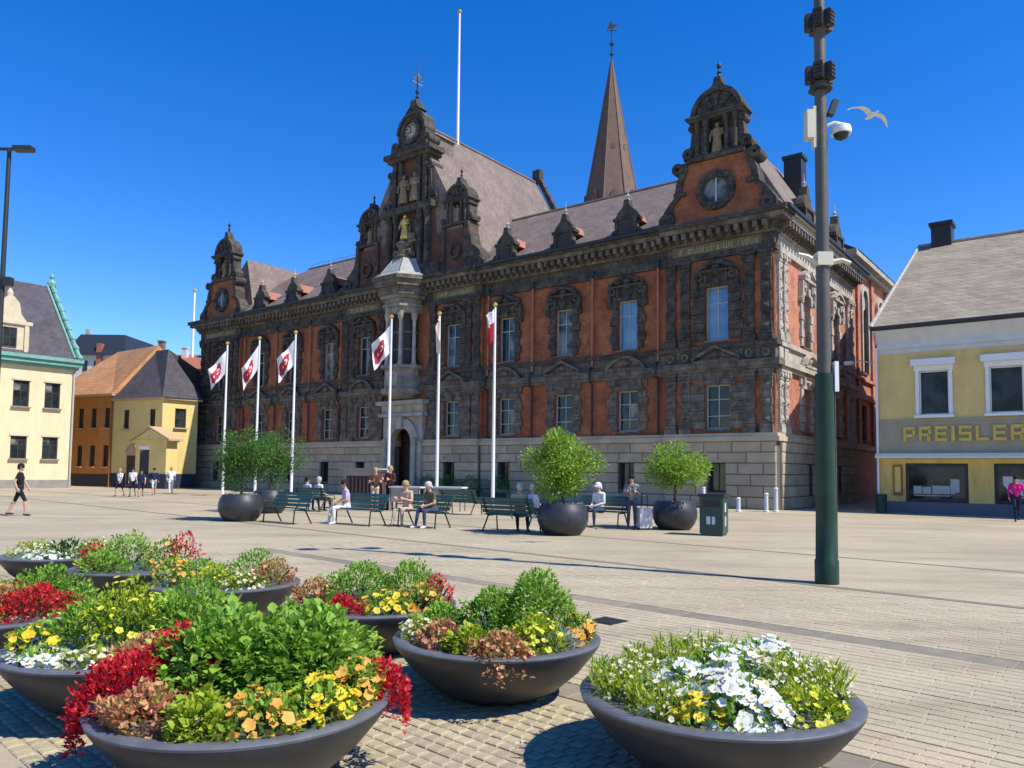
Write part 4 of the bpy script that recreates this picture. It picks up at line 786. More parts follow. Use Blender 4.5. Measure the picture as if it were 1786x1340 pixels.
oh = thing('orange_house', 'orange plastered house with sunlit orange tile roof between cream and yellow houses', 'house', TH)
MO, LO = face_frame(A1, A2)
q = MB(MO); ow = [(.35, .95, 4.7, 6.3), (1.9, 2.5, 4.7, 6.3), (3.4, 4.0, 4.7, 6.3), (5, 5.6, 4.7, 6.3), (.35, .95, 1.6, 3.3), (1.9, 2.5, 1.6, 3.3), (3.4, 4.0, 1.6, 3.3), (5, 5.6, 1.6, 3.3)]
wall(q, .01, LO, 1.0, 7.4, .02, ow, .2); q.box(0, .02, -.2, .0, 7.0, 7.4); q.box(.1, LO, -1.3, -1.2, .1, 7.2); q.build('wall', 'orange_wall', oh); MB(MO).box(.01, LO, -.2, .07, 0, 1.0).build('base_course', 'navy_base', oh)
for a, b, c, d_ in ow: window(oh, MO, (a+b)/2, c, b-a, d_-c, -.1, 2, 2, 'oak', ('glass_dark',), True, .05, 'tan_trim')
q = MB(); k1 = MO @ Vector((-.2, .35, 7.42)); k2 = MO @ Vector((LO, .35, 7.42)); q.add([k1, k2, (59, 2.0, 12.0), (51.4, 2.2, 11.9), (51.4, -3, 7.4), (59, -3, 7.4)], [(0, 1, 2, 3), (3, 2, 5, 4), (0, 3, 4), (1, 5, 2), (0, 4, 5, 1)]); q.build('roof', 'roof_orange', oh)
MB(MO).box(-.2, LO, 0, .35, 7.25, 7.42).build('eaves', 'tan_trim', oh); MB().tube([MO @ Vector((.06, .12, 0)), MO @ Vector((.06, .12, 7.2))], .05, 6).build('downpipe', 'rust_panel', oh)
# houses further back on the left
mat('white_wall', (.6, .58, .55), (.5, .48, .46), 2, .8); mat('navy_roof', (.025, .035, .05), (.018, .025, .035), 3, .5); mat('red_roof', (.36, .13, .075), (.28, .1, .06), 1.5, .8); mat('brown_wall', (.2, .12, .09), None, 2, .8)
def back_house(name, label, px0, px1, dist, z1, z2, dep, mw, mr, hip=1.2, wins=4, flat=False):
    x0, x1 = (px0-893)/1342*dist, (px1-893)/1342*dist; w = x1-x0
    t = thing(name, label, 'house', Matrix.Translation((x0, dist, 0)) @ Matrix.Rotation(0, 4, 'Z')); q = MB(); q.box(0, w, 0, dep, 0, z1); q.build('wall', mw, t)
    q = MB()
    if flat: q.add([(-.5, -.5, z1), (w+.5, -.5, z1), (w+.5, dep+.5, z1), (-.5, dep+.5, z1), (.6, 1.2, z2), (w-.6, 1.2, z2), (w-.6, dep-1.2, z2), (.6, dep-1.2, z2)], [(0, 1, 5, 4), (1, 2, 6, 5), (2, 3, 7, 6), (3, 0, 4, 7), (4, 5, 6, 7), (3, 2, 1, 0)])
    else: q.add([(-.4, -.4, z1), (w+.4, -.4, z1), (w+.4, dep+.4, z1), (-.4, dep+.4, z1), (hip, dep/2, z2), (w-hip, dep/2, z2)], [(0, 1, 5, 4), (1, 2, 5), (2, 3, 4, 5), (3, 0, 4), (3, 2, 1, 0)])
    q.build('roof', mr, t)
    for i in range(wins): MB().box(w*(i+.3)/wins, w*(i+.7)/wins, -.06, .02, z1-2.0, z1-.7).build('window', 'glass_dark', t)
    return t, w
bh, w = back_house('apartment_house', 'dark roofed modern house rising behind the orange roof', 114, 210, 92, 15.0, 17.7, 10, 'white_wall', 'navy_roof', wins=5, flat=True)
MB().box(.9, 1.4, 1.6, 2.1, 17.6, 18.4).build('roof_vent', 'lead', bh); MB().box(3.4, 4.0, -.3, .4, 11.5, 16.4).build('chimney', 'red_roof', bh)
bh, w = back_house('red_roof_house', 'house with red roof and chimneys far behind the yellow house', 226, 372, 104, 15.0, 18.0, 14, 'brown_wall', 'red_roof', 2.0, 6)
for x, h_, m_ in ((1.0, 19.5, 'brown_wall'), (4.4, 18.6, 'white_wall'), (7.6, 19.2, 'navy_roof'), (8.8, 19.0, 'brown_wall'), (9.7, 18.2, 'white_wall')): MB().box(x, x+.7, 5, 5.9, 15, h_).box(x-.08, x+.78, 4.92, 5.98, h_, h_+.2).build('chimney', m_, bh)
def pole_thing(name, label, p, z0, z1, r0, r1, m='white_paint', group=None):
    t = thing(name, label, 'flagpole', Matrix.Translation(p), group); MB().tube([(0, 0, z0), (0, 0, z1)], [r0, r1], 10).build('pole', m, t, True)
    MB().lathe([(.01, 0), (r1*2.2, r1*1.5), (r1*2.2, r1*3), (.01, r1*4.5)], (0, 0, z1), 10).build('pole_cap', 'gold', t); return t
pole_thing('flagpole', 'white roof flagpole far left above the red roofs', ((330-893)/1342*100, 100, 0), 16, 24.6, .17, .12)
pole_thing('flagpole', 'tall white flagpole on the ridge of the town hall roof', W2(23.6, -4.2), 24.4, 34.0, .11, .07)
# church spire
sp = thing('church_spire', 'tall copper brown octagonal church spire rising behind the town hall', 'church', (17.9, 140, 0))
MB().box(-6, 6, -6, 6, 0, 44).build('tower', 'brick', sp)
q = MB(); q.lathe([(6.8, 44), (6.0, 46), (5.2, 50.7), (2.6, 65), (.15, 79)], (0, 0, 0), 8); q.build('spire', 'spire_copper', sp)
q = MB()
for k in range(8):
    a = 2*math.pi*(k+.5)/8; q.tube([(6.8*math.cos(a), 6.8*math.sin(a), 44), (5.23*math.cos(a), 5.23*math.sin(a), 50.7), (2.62*math.cos(a), 2.62*math.sin(a), 65), (.15*math.cos(a), .15*math.sin(a), 79)], [.16, .14, .1, .05], 5)
q.build('hip_rib', 'spire_copper', sp)
for k in range(8):
    a = 2*math.pi*k/8
    for r_, z_, s_ in ((5.1, 50.2, 1.0), (3.25, 60.5, .55)):
        M_ = Matrix.Rotation(a-math.pi/2, 4, 'Z') @ Matrix.Translation((0, r_*.93, z_)); MB(M_).prism([(-.7*s_, 0), (.7*s_, 0), (.7*s_, 1.2*s_), (0, 2.6*s_), (-.7*s_, 1.2*s_)], -1.0*s_, .25*s_).prism([(-.4*s_, .2*s_), (.4*s_, .2*s_), (.4*s_, 1.1*s_), (0, 1.8*s_), (-.4*s_, 1.1*s_)], .26*s_, .3*s_).build('lucarne', 'spire_copper', sp)
q = MB(); q.tube([(0, 0, 78), (0, 0, 86)], [.12, .06], 6); q.lathe([(.05, 0), (.42, .4), (.05, .8)], (0, 0, 79.6), 10); q.lathe([(.05, 0), (.5, .5), (.05, 1.0)], (0, 0, 81.5), 10); q.box(-1.0, 1.0, -.06, .06, 84.6, 84.75).box(-.06, .06, -.9, .9, 84.6, 84.75); q.prism([(-.9, 85.0), (.3, 85.2), (1.3, 85.8), (.2, 85.9), (-.3, 86.5)], -.06, .06); q.build('weather_vane', 'dark_metal', sp)

# ------------------------------------------------------------------ flagpoles and flags
mat('flag_white', (.72, .70, .72), (.66, .64, .67), 3, .8); mat('flag_red', (.42, .02, .035), (.36, .015, .03), 3, .8); mat('flag_cream', (.72, .55, .45), (.66, .5, .42), 3, .8)
FP = [(-17.29, 46.25), (-14.69, 44.25), (-12.02, 42.19), (-6.0, 37.56), (-3.44, 35.58), (-.8, 33.55)]
ord_ = ['first', 'second', 'third', 'fourth', 'fifth', 'sixth']
def in_emblem(a, b):
    u_ = any(math.hypot(a-x, b-y) < r for x, y, r in ((.46, .34, .15), (.62, .5, .2), (.72, .66, .2), (.5, .68, .17), (.38, .52, .1), (.82, .45, .13), (.66, .84, .1)))
    return u_ and not (.07 < math.hypot(a-.5, b-.5) < .11 and a < .56) and not math.hypot(a-.68, b-.6) < .045
def flag(i, p, ang, fly, drop, furl, red=None):
    na, nb = 34, 34; V = []; F = []; I = []
    d = Vector((math.cos(ang), math.sin(ang), 0)); nrm = Vector((-d.y, d.x, 0)); zt = 8.75
    for j in range(nb+1):
        b = j/nb
        for k in range(na+1):
            a = k/na; rip = math.sin(a*8+b*3.5+i)*.15*min(1, a*1.6)*(1-furl*.4)+math.sin(a*15+b*6+i*2)*.05*a
            x = fly*a*(1-.18*b*a)*(1-furl)+.05; z = zt-b*1.4-drop*(a**.9)*(1.0-.12*b)-.06*math.sin(a*8+b*3.5+i+1)*a
            V.append(d*x+nrm*rip+Vector((0, 0, z)))
    for j in range(nb):
        for k in range(na):
            F.append((j*(na+1)+k, j*(na+1)+k+1, (j+1)*(na+1)+k+1, (j+1)*(na+1)+k)); a, b = (k+.5)/na, (j+.5)/nb
            I.append(1 if (in_emblem(a, b) if red is None else (red == 'low' and b > .42)) else 0)
    me = bpy.data.meshes.new('flag'); me.from_pydata(V, [], F); me.materials.append(MATS['flag_cream' if red == 'none' else 'flag_white']); me.materials.append(MATS['flag_red'])
    me.polygons.foreach_set('material_index', I); me.polygons.foreach_set('use_smooth', [True]*len(F))
    kinds = ['drooping white flag with red emblem on the leftmost flagpole', 'drooping white flag with faint red emblem on the second flagpole', 'drooping white flag with bold red emblem on the third flagpole', 'white and red flag hanging beside the town hall oriel', 'furled pale flag seen edge on right of the portal', 'hanging flag with a red lower half on the nearest flagpole']
    o = link('flag', me, None, label=kinds[i], category='flag', group='flags in front of the town hall'); o.location = (p[0], p[1], 0)
    sm = o.modifiers.new('thickness', 'SOLIDIFY'); sm.thickness = .008
left = R(190)
for i, p in enumerate(FP):
    zt = 9.04 if i < 4 else 8.82
    pole_thing('flagpole', ['leftmost of the six white flagpoles on the square', 'second white flagpole from the left on the square', 'third white flagpole from the left on the square', 'white flagpole standing beside the portal left of centre', 'fifth white flagpole from the left, just right of the portal', 'rightmost of the six white flagpoles, beside a far bench'][i], (p[0], p[1], 0), 0, zt, .085, .05, group='flagpoles in front of the town hall')
flag(0, FP[0], left, 1.0, 1.25, 0); flag(1, FP[1], left+.25, 1.0, 1.45, .1); flag(2, FP[2], left-.1, .95, 1.15, 0); flag(3, FP[3], left, .9, 1.05, 0); flag(4, FP[4], R(250), .5, .45, .7, 'none'); flag(5, FP[5], R(215), .75, .35, .5, 'low')

# ------------------------------------------------------------------ mast with cameras and loudspeakers
ms = thing('camera_mast', 'tall grey mast with dark green lower sleeve, cameras and loudspeakers', 'mast', (4.69, 11.51, 0))
MB().lathe([(.17, 0), (.17, .34), (.155, .36), (.145, 1.0), (.135, 3.05), (.13, 3.12)], n=24).build('lower_sleeve', 'mast_green', ms, True)
MB().lathe([(.1, 3.12), (.095, 5.5), (.08, 8.8), (.07, 11.0)], n=20).build('pole', 'mast_grey', ms, True)
MB().tube([(.135, -.06, .4), (.13, -.06, 3.0)], .012, 6).build('cable_conduit', 'mast_grey', ms)
MB().box(.12, .18, -.1, .0, 2.85, 3.3).build('number_plate', 'white_paint', ms)
q = MB(); q.box(-.115, .115, -.115, .115, 4.76, 4.96); q.tube([(-.1, -.02, 4.82), (-.25, -.04, 4.9), (-.4, -.06, 4.93)], [.045, .04, .03], 8).tube([(.1, -.02, 4.82), (.28, -.04, 4.85), (.4, -.06, 4.8)], [.045, .04, .03], 8); q.build('bracket', 'cream_plastic', ms)
for z in (7.66, 8.5):
    q = MB(); q.lathe([(.13, -.02), (.13, .22)], (0, 0, z), 12); q.build('collar', 'mast_grey', ms)
    for k in range(5):
        a = k*2*math.pi/5+.4; M_ = Matrix.Rotation(a, 4, 'Z') @ Matrix.Translation((.155, 0, z)); q = MB(M_)
        q.box(-.05, .05, -.068, .068, -.02, .23)
        for i in range(4): q.box(.05, .064, -.062, .062, -.005+i*.06, .03+i*.06)
        q.build('loudspeaker', 'black_louver', ms)
    if z < 8: MB().lathe([(.16, 0), (.18, .02), (.16, .04)], (0, 0, z-.16), 14).build('collar_ring', 'iron', ms)
q = MB(); q.box(-.235, -.12, -.08, .08, 6.74, 7.18); q.box(-.13, -.08, -.05, .05, 6.6, 7.25).build('control_box', 'cream_plastic', ms)
q = MB(); q.tube([(.08, 0, 6.95), (.2, -.02, 7.0), (.3, -.02, 6.98)], .025, 8); q.lathe([(.05, .02), (.14, -.03), (.155, -.1), (.15, -.14)], (.3, -.02, 6.96), 16); dcam = q.build('dome_camera', 'white_paint', ms, True)
MB().lathe([(.02, -.24), (.09, -.2), (.115, -.14), (.11, -.12)], (.3, -.02, 6.96), 14).build('camera_dome', 'iron', dcam, True)
q = MB(Matrix.Translation((.17, -.03, 7.22)) @ Matrix.Rotation(.35, 4, 'Y')); q.box(-.04, .05, -.05, .05, -.12, .13).tube([(0, 0, -.1), (-.1, .02, -.25)], .015, 6); q.build('spotlight', 'iron', ms)
q = MB()
for s in (-1, 1): q.tube([(0, 0, 10.6), (s*.5, s*.15, 10.8)], .03, 6); q.lathe([(.05, 0), (.2, .05), (.22, .12), (.08, .2)], (s*.6, s*.18, 10.72), 12)
q.build('lamp_head', 'iron', ms)
ll = thing('street_lamp', 'slim dark street lamp with flat lamp head at the left edge', 'street lamp', (-11.85, 17.6, 0))
MB().tube([(0, 0, 0), (0, 0, 9.0)], [.07, .045], 10).build('pole', 'iron', ll, True); MB().tube([(-.35, 0, 9.0), (.35, 0, 9.0)], .04, 8).box(-.75, -.3, -.1, .1, 8.95, 9.06).box(.12, .55, -.1, .1, 8.95, 9.06).build('lamp_head', 'iron', ll); MB().box(.05, .22, -.08, .08, 5.75, 5.95).build('spotlight', 'iron', ll)

# ------------------------------------------------------------------ leaves
def leaf_cloud(P, D, L, Wd, rs, fold=.25, rich=False):
    """one leaf per row: base P, axis D, length L, width Wd -> verts, tri faces"""
    n = len(P); D = D/np.linalg.norm(D, axis=1, keepdims=True); up = rs.normal(size=(n, 3))*.45+np.array([0, 0, 1.])
    S = np.cross(D, up); S /= np.linalg.norm(S, axis=1, keepdims=True)+1e-9; N = np.cross(S, D); L = L[:, None]; Wd = Wd[:, None]
    if not rich:
        V = np.stack([P, P+D*L*.45+S*Wd*.5+N*Wd*fold, P+D*L, P+D*L*.45-S*Wd*.5+N*Wd*fold], 1)
        F = np.array([[0, 1, 2], [0, 2, 3]])
    else:
        c = lambda t: P+D*L*t-N*L*.35*t*t+N*L*.12*t
        V = np.stack([c(0), c(.3)+S*Wd*.42+N*Wd*fold, c(.3), c(.3)-S*Wd*.42+N*Wd*fold, c(.65)+S*Wd*.46+N*Wd*fold, c(.65), c(.65)-S*Wd*.46+N*Wd*fold, c(1.0)], 1)
        F = np.array([[0, 1, 2], [0, 2, 3], [1, 4, 5], [1, 5, 2], [2, 5, 6], [2, 6, 3], [4, 7, 5], [5, 7, 6]])
    k = V.shape[1]; return V.reshape(-1, 3), (F[None]+(np.arange(n)*k)[:, None, None]).reshape(-1, 3)
def dome(rs, n, c, r, h, lo=.55):
    d = rs.normal(size=(n, 3)); d[:, 2] = np.abs(d[:, 2])*1.1-.12; d /= np.linalg.norm(d, axis=1, keepdims=True)
    f = lo+(1-lo)*rs.rand(n)**.5; lump = 1+.16*np.sin(d[:, 0]*6+c[0]*9)*np.cos(d[:, 1]*5+c[1]*7)+.1*np.sin(d[:, 2]*9+d[:, 0]*4)
    P = np.array(c)+d*np.array([r, r, h])*(f*lump)[:, None]; return P, d
G = dict(
    leaf_green=[(.11, .25, .025), (.21, .41, .04), (.34, .54, .065), (.15, .33, .035), (.44, .6, .1)], leaf_dark=[(.02, .08, .015), (.05, .15, .03), (.03, .11, .02)], leaf_lime=[(.30, .42, .03), (.42, .50, .03), (.22, .36, .025), (.5, .52, .04)],
    leaf_red=[(.55, .012, .03), (.68, .025, .04), (.40, .01, .02), (.75, .08, .07)], leaf_bronze=[(.5, .2, .1), (.42, .12, .07), (.66, .40, .18), (.42, .40, .10), (.62, .3, .16)], leaf_silver=[(.34, .42, .33), (.45, .52, .42), (.26, .36, .22)], leaf_wine=[(.09, .02, .02), (.15, .04, .03), (.2, .08, .05)],
    tree_leaf=[(.11, .24, .025), (.24, .40, .04), (.38, .52, .06), (.14, .29, .03), (.30, .46, .06)], tree_leaf_dark=[(.045, .13, .022), (.08, .19, .035), (.14, .27, .05)])
for k_, c_ in G.items(): leafmat(k_, c_, .38 if 'tree' not in k_ else .4)
for k_, c_ in dict(petal_white=[(.78, .8, .76), (.7, .74, .7)], petal_yellow=[(.75, .55, .02), (.8, .62, .05)], petal_orange=[(.75, .33, .04), (.78, .45, .12)], petal_cream=[(.7, .66, .42), (.75, .72, .55)], petal_salmon=[(.62, .26, .15), (.7, .4, .22)], petal_pink=[(.6, .08, .1), (.65, .14, .14)], petal_lime=[(.62, .64, .04), (.7, .68, .08)], petal_red=[(.5, .012, .03), (.6, .03, .05)]).items(): leafmat(k_, c_, .3)
mat('stamen', (.5, .32, .03), None, 9, .8)
BLO = {}
def blossom_mesh(m, petals=5):
    if (m, petals) in BLO: return BLO[m, petals]
    n = 20; V = [(0, 0, .0)]; F = []; I = []; r_ = random.Random(len(m))
    for rr, zz in ((.14, .02), (.36, .1), (.56, .12)):
        for i in range(n):
            a = 2*math.pi*i/n; lobe = 1-.2*abs(math.cos(petals*a/2))**3*(rr/.56)**2; ruf = .05*math.sin(a*petals*2+1)*(rr/.56)**2
            V.append((rr*lobe*math.cos(a), rr*lobe*math.sin(a), zz+ruf+r_.uniform(-.015, .015)*(rr/.56)))
    for i in range(n): F.append((0, 1+i, 1+(i+1) % n)); I.append(1)
    for k in (0, 1):
        for i in range(n): F.append((1+k*n+i, 1+(k+1)*n+i, 1+(k+1)*n+(i+1) % n, 1+k*n+(i+1) % n)); I.append(0)
    me = bpy.data.meshes.new('blossom'); me.from_pydata(V, [], F); me.materials.append(MATS[m]); me.materials.append(MATS['stamen']); me.polygons.foreach_set('material_index', I); me.polygons.foreach_set('use_smooth', [True]*len(F)); BLO[m, petals] = me; return me
LEAFO = {}
def big_leaf(m):
    if m not in LEAFO:
        rs = np.random.RandomState(3); V = np.array([(0, 0, 0), (.15, .3, .08), (.2, 0, .0), (.15, -.3, .08), (.5, .42, .07), (.55, 0, -.03), (.5, -.42, .07), (.82, .24, -.04), (.84, 0, -.1), (.82, -.24, -.04), (1.05, 0, -.2)])
        F = [(0, 2, 1), (0, 3, 2), (1, 2, 5, 4), (2, 3, 6, 5), (4, 5, 8, 7), (5, 6, 9, 8), (7, 8, 10), (8, 9, 10)]
        me = bpy.data.meshes.new('leaf'); me.from_pydata(V.tolist(), [], F); me.materials.append(MATS[m]); me.polygons.foreach_set('use_smooth', [True]*8); LEAFO[m] = me
    return LEAFO[m]
KIND = {   # name, category, leaf material, leaf length, aspect, count factor, blossom (material, size, count)
    'red': ('red_foliage_plant', 'plant', 'leaf_red', .036, .62, 1.3, ('petal_red', .03, 45)), 'green': ('leafy_plant', 'plant', 'leaf_green', .05, .72, 1.05, None), 'bush': ('leafy_plant', 'plant', 'leaf_green', .036, .6, 1.25, None),
    'lime': ('lime_foliage_plant', 'plant', 'leaf_lime', .042, .7, 1.1, None), 'limeflower': ('lime_flower_plant', 'flower', 'leaf_lime', .036, .6, 1.0, ('petal_lime', .042, 70)), 'bronze': ('bronze_foliage_plant', 'plant', 'leaf_bronze', .038, .6, 1.2, ('petal_salmon', .034, 50)),
    'yellow': ('yellow_flower_plant', 'flower', 'leaf_green', .05, .5, .7, ('petal_yellow', .055, 80)), 'orange': ('orange_flower_plant', 'flower', 'leaf_green', .05, .5, .7, ('petal_orange', .055, 75)), 'white': ('white_flower_plant', 'flower', 'leaf_green', .05, .5, .55, ('petal_white', .07, 110)),
    'cream': ('cream_flower_plant', 'flower', 'leaf_lime', .04, .5, .7, ('petal_cream', .036, 120)), 'spiky': ('spiky_green_plant', 'plant', 'leaf_lime', .085, .13, 2.6, ('petal_cream', .026, 130)), 'silver': ('silver_leaf_plant', 'plant', 'leaf_silver', .05, .4, 1.1, None), 'pink': ('pink_red_plant', 'flower', 'leaf_red', .045, .45, .9, ('petal_pink', .035, 60)),
    'dark': ('leafy_plant', 'plant', 'leaf_dark', .06, .55, 1.0, None)}
DESC = dict(red='crimson red foliage plant', green='tall broad-leaved green plant', bush='bushy fine-leaved green plant', lime='lime green leafy plant', limeflower='lime yellow flowering plant', bronze='bronze and salmon foliage plant', yellow='yellow flowering plant', orange='orange flowering plant', white='white flowering plant', cream='cream flowering plant', spiky='spiky green plant with pale tips', silver='silvery grey leaved plant', pink='pink red flowering plant', dark='dark green leafy plant')
def rim_clamp(P, dx, dy, spill):
    X = P[:, 0]+dx; Y = P[:, 1]+dy; rad = np.hypot(X, Y)+1e-6; lim = np.where(P[:, 2] < .06, .66, .66+.35*np.clip(P[:, 2]-.06, 0, .35))
    if spill: lim = lim+.16; P[:, 2] = np.where((P[:, 2] < .06) & (rad < .72), np.maximum(P[:, 2], .05), P[:, 2])
    f = np.minimum(1, lim/rad); P[:, 0] = X*f-dx; P[:, 1] = Y*f-dy
    if not spill: P[:, 2] = np.maximum(P[:, 2], .01)
    return P
def plant(kind, bx, by, dx, dy, r, h, where, seed, near=1.0, zb=.36, spill=False):
    nm, cat, lm, ll_, asp, cf, bl = KIND[kind]; rs = np.random.RandomState(seed)
    t = thing(nm, DESC[kind]+' '+where, cat, (bx+dx, by+dy, zb), 'plants in the flower bowls')
    n = int(cf*near*5200*(r*r+r*h)*1.5/(ll_/.05)**1.3); n = max(90, n)
    P, d = dome(rs, n, (0, 0, 0.0), r, h)
    if kind == 'spiky': P = np.c_[rs.uniform(-r, r, n)*.9, rs.uniform(-r, r, n)*.9, rs.rand(n)*h*.75]; P = P[(P[:, 0]**2+P[:, 1]**2) < r*r*.95]; n = len(P); d = np.c_[P[:, 0]*1.2, P[:, 1]*1.2, np.full(n, .55)]+rs.normal(size=(n, 3))*.12
    if spill: out = np.array([dx, dy])/math.hypot(dx, dy); s_ = np.clip(P[:, 0]*out[0]+P[:, 1]*out[1], 0, None); P[:, 2] = P[:, 2]-np.clip(s_-.1, 0, None)*.95*rs.uniform(.4, 1.2, n); P[:, 2] = np.maximum(P[:, 2], -.24)
    P = rim_clamp(P, dx, dy, spill)
    D = d+np.array([0, 0, .25])+rs.normal(size=(n, 3))*.45; Ln = ll_*rs.uniform(.6, 1.25, n)
    V, F = leaf_cloud(P, D, Ln, Ln*asp, rs, .2, near > .9 and kind in ('green', 'lime', 'bush'))
    arr_mesh('foliage', V, F, lm, t, kind='stuff')
    q = MB()
    for k in range(7): a = rs.rand()*6.28; q.tube([(0, 0, -.03), (math.cos(a)*r*.4, math.sin(a)*r*.4, h*.45), (math.cos(a)*r*.7, math.sin(a)*r*.7, h*.75)], [.008, .006, .003], 4)
    q.build('stem', 'leaf_dark', t)
    if bl:
        m_, sz, cnt_ = bl; cnt_ = int(cnt_*min(1, near*.8)*max(.5, min(1.1, r/.24))); me = blossom_mesh(m_)
        P, d = dome(rs, cnt_, (0, 0, .01), r*1.02, h*1.05, .9)
        if spill: P[:, 2] -= np.clip(P[:, 0]*out[0]+P[:, 1]*out[1]-.1, 0, None)*.8; P[:, 2] = np.maximum(P[:, 2], -.2)
        P = rim_clamp(P, dx, dy, spill); keep = d @ np.array([-.0, -.75, .65]) > -.1
        bv = np.array([v_.co for v_ in me.vertices]); ex = int(cnt_*1.6); P2, d2 = dome(rs, ex, (0, 0, .0), r, h, .8); P2 = rim_clamp(P2, dx, dy, spill); VV = []; FF = []; tf = [(p_.vertices[0], p_.vertices[i], p_.vertices[i+1]) for p_ in me.polygons for i in range(1, len(p_.vertices)-1)]; tf = np.array(tf)
        for i_ in range(ex):
            q_ = (Vector(d2[i_])+Vector((0, -.1, .5))+Vector(rs.normal(size=3)*.35)).to_track_quat('Z', 'Y').to_matrix(); VV.append(bv @ np.array(q_).T*sz*rs.uniform(.5, .85)+P2[i_]); FF.append(tf+len(bv)*i_)
        arr_mesh('small_blooms', np.concatenate(VV), np.concatenate(FF), m_, t, True, kind='stuff')
        for p, dd in zip(P[keep], d[keep]):
            o = link('blossom', me, t); v_ = Vector(dd)+Vector((0, -.15, .45))+Vector(rs.normal(size=3)*.25); s_ = sz*rs.uniform(.75, 1.2)
            o.matrix_basis = Matrix.Translation(p) @ v_.to_track_quat('Z', 'Y').to_matrix().to_4x4() @ Matrix.Diagonal((s_, s_, s_, 1))
    if kind == 'green' and near > .9:
        me = big_leaf(lm); P, d = dome(rs, 130, (0, 0, .01), r, h, .86); keep = d @ np.array([0, -.8, .6]) > -.05
        for p, dd in zip(P[keep], d[keep]):
            o = link('leaf', me, t); v_ = (Vector(dd)+Vector((0, 0, -.1))+Vector(rs.normal(size=3)*.35)).normalized(); s_ = .062*rs.uniform(.7, 1.3); zx = Vector((0, 0, 1)); yv = zx.cross(v_).normalized(); zv = v_.cross(yv)
            o.matrix_basis = Matrix.Translation(p) @ Matrix(((v_.x, yv.x, zv.x, 0), (v_.y, yv.y, zv.y, 0), (v_.z, yv.z, zv.z, 0), (0, 0, 0, 1))) @ Matrix.Diagonal((s_, s_, s_, 1))
    return t
# ------------------------------------------------------------------ flower bowls
def bowl(label):
    t = thing('flower_bowl', label, 'planter', (0, 0, .012), 'dark shallow flower bowls')
    MB().lathe([(.30, 0), (.33, .015), (.46, .08), (.60, .20), (.69, .31), (.735, .375), (.738, .40), (.735, .402), (.66, .40), (.655, .39), (.60, .34), (.2, .3)], n=64).build('bowl', 'granite_bowl', t, True); MB().lathe([(.652, .38), (.654, .404), (.668, .414), (.732, .412), (.743, .403), (.7385, .39)], n=64).build('rim', 'bowl_rim_lit', t, True)
    MB().lathe([(.02, .30), (.655, .345), (.66, .36), (.3, .378), (.02, .385)], n=40).build('soil', 'soil', t, True); return t
BL_ = dict(A='large dark flower bowl at the front, with red and green plants', B='dark flower bowl at right filled with white and yellow flowers', C='dark flower bowl in the middle with bronze flowers hanging over its rim', D='dark flower bowl behind the middle one, with red and yellow flowers', E='dark flower bowl left of the front one, with lime and white flowers', F='dark flower bowl cut by the left edge, with a red plant', G='dark flower bowl in the back row with bronze plants at its right', H='dark flower bowl in the back row with red and green plants', I='farthest dark flower bowl at left with cream white flowers')
proto = None
for k_, (x, y) in BOWLS.items():
    if proto is None: proto = bowl(BL_[k_]); b_ = proto
    else: b_ = copy_tree(proto); b_['label'] = BL_[k_]
    b_.location = (x, y, .012); b_.rotation_euler = (0, 0, rnd.uniform(0, 6))
BN = dict(A='in the front bowl', B='in the white-flowered right bowl', C='in the middle bowl', D='in the bowl behind the middle one', E='in the bowl left of the front one', F='in the bowl at the left edge', G='in the back-row bowl', H='in the second back-row bowl', I='in the farthest bowl')
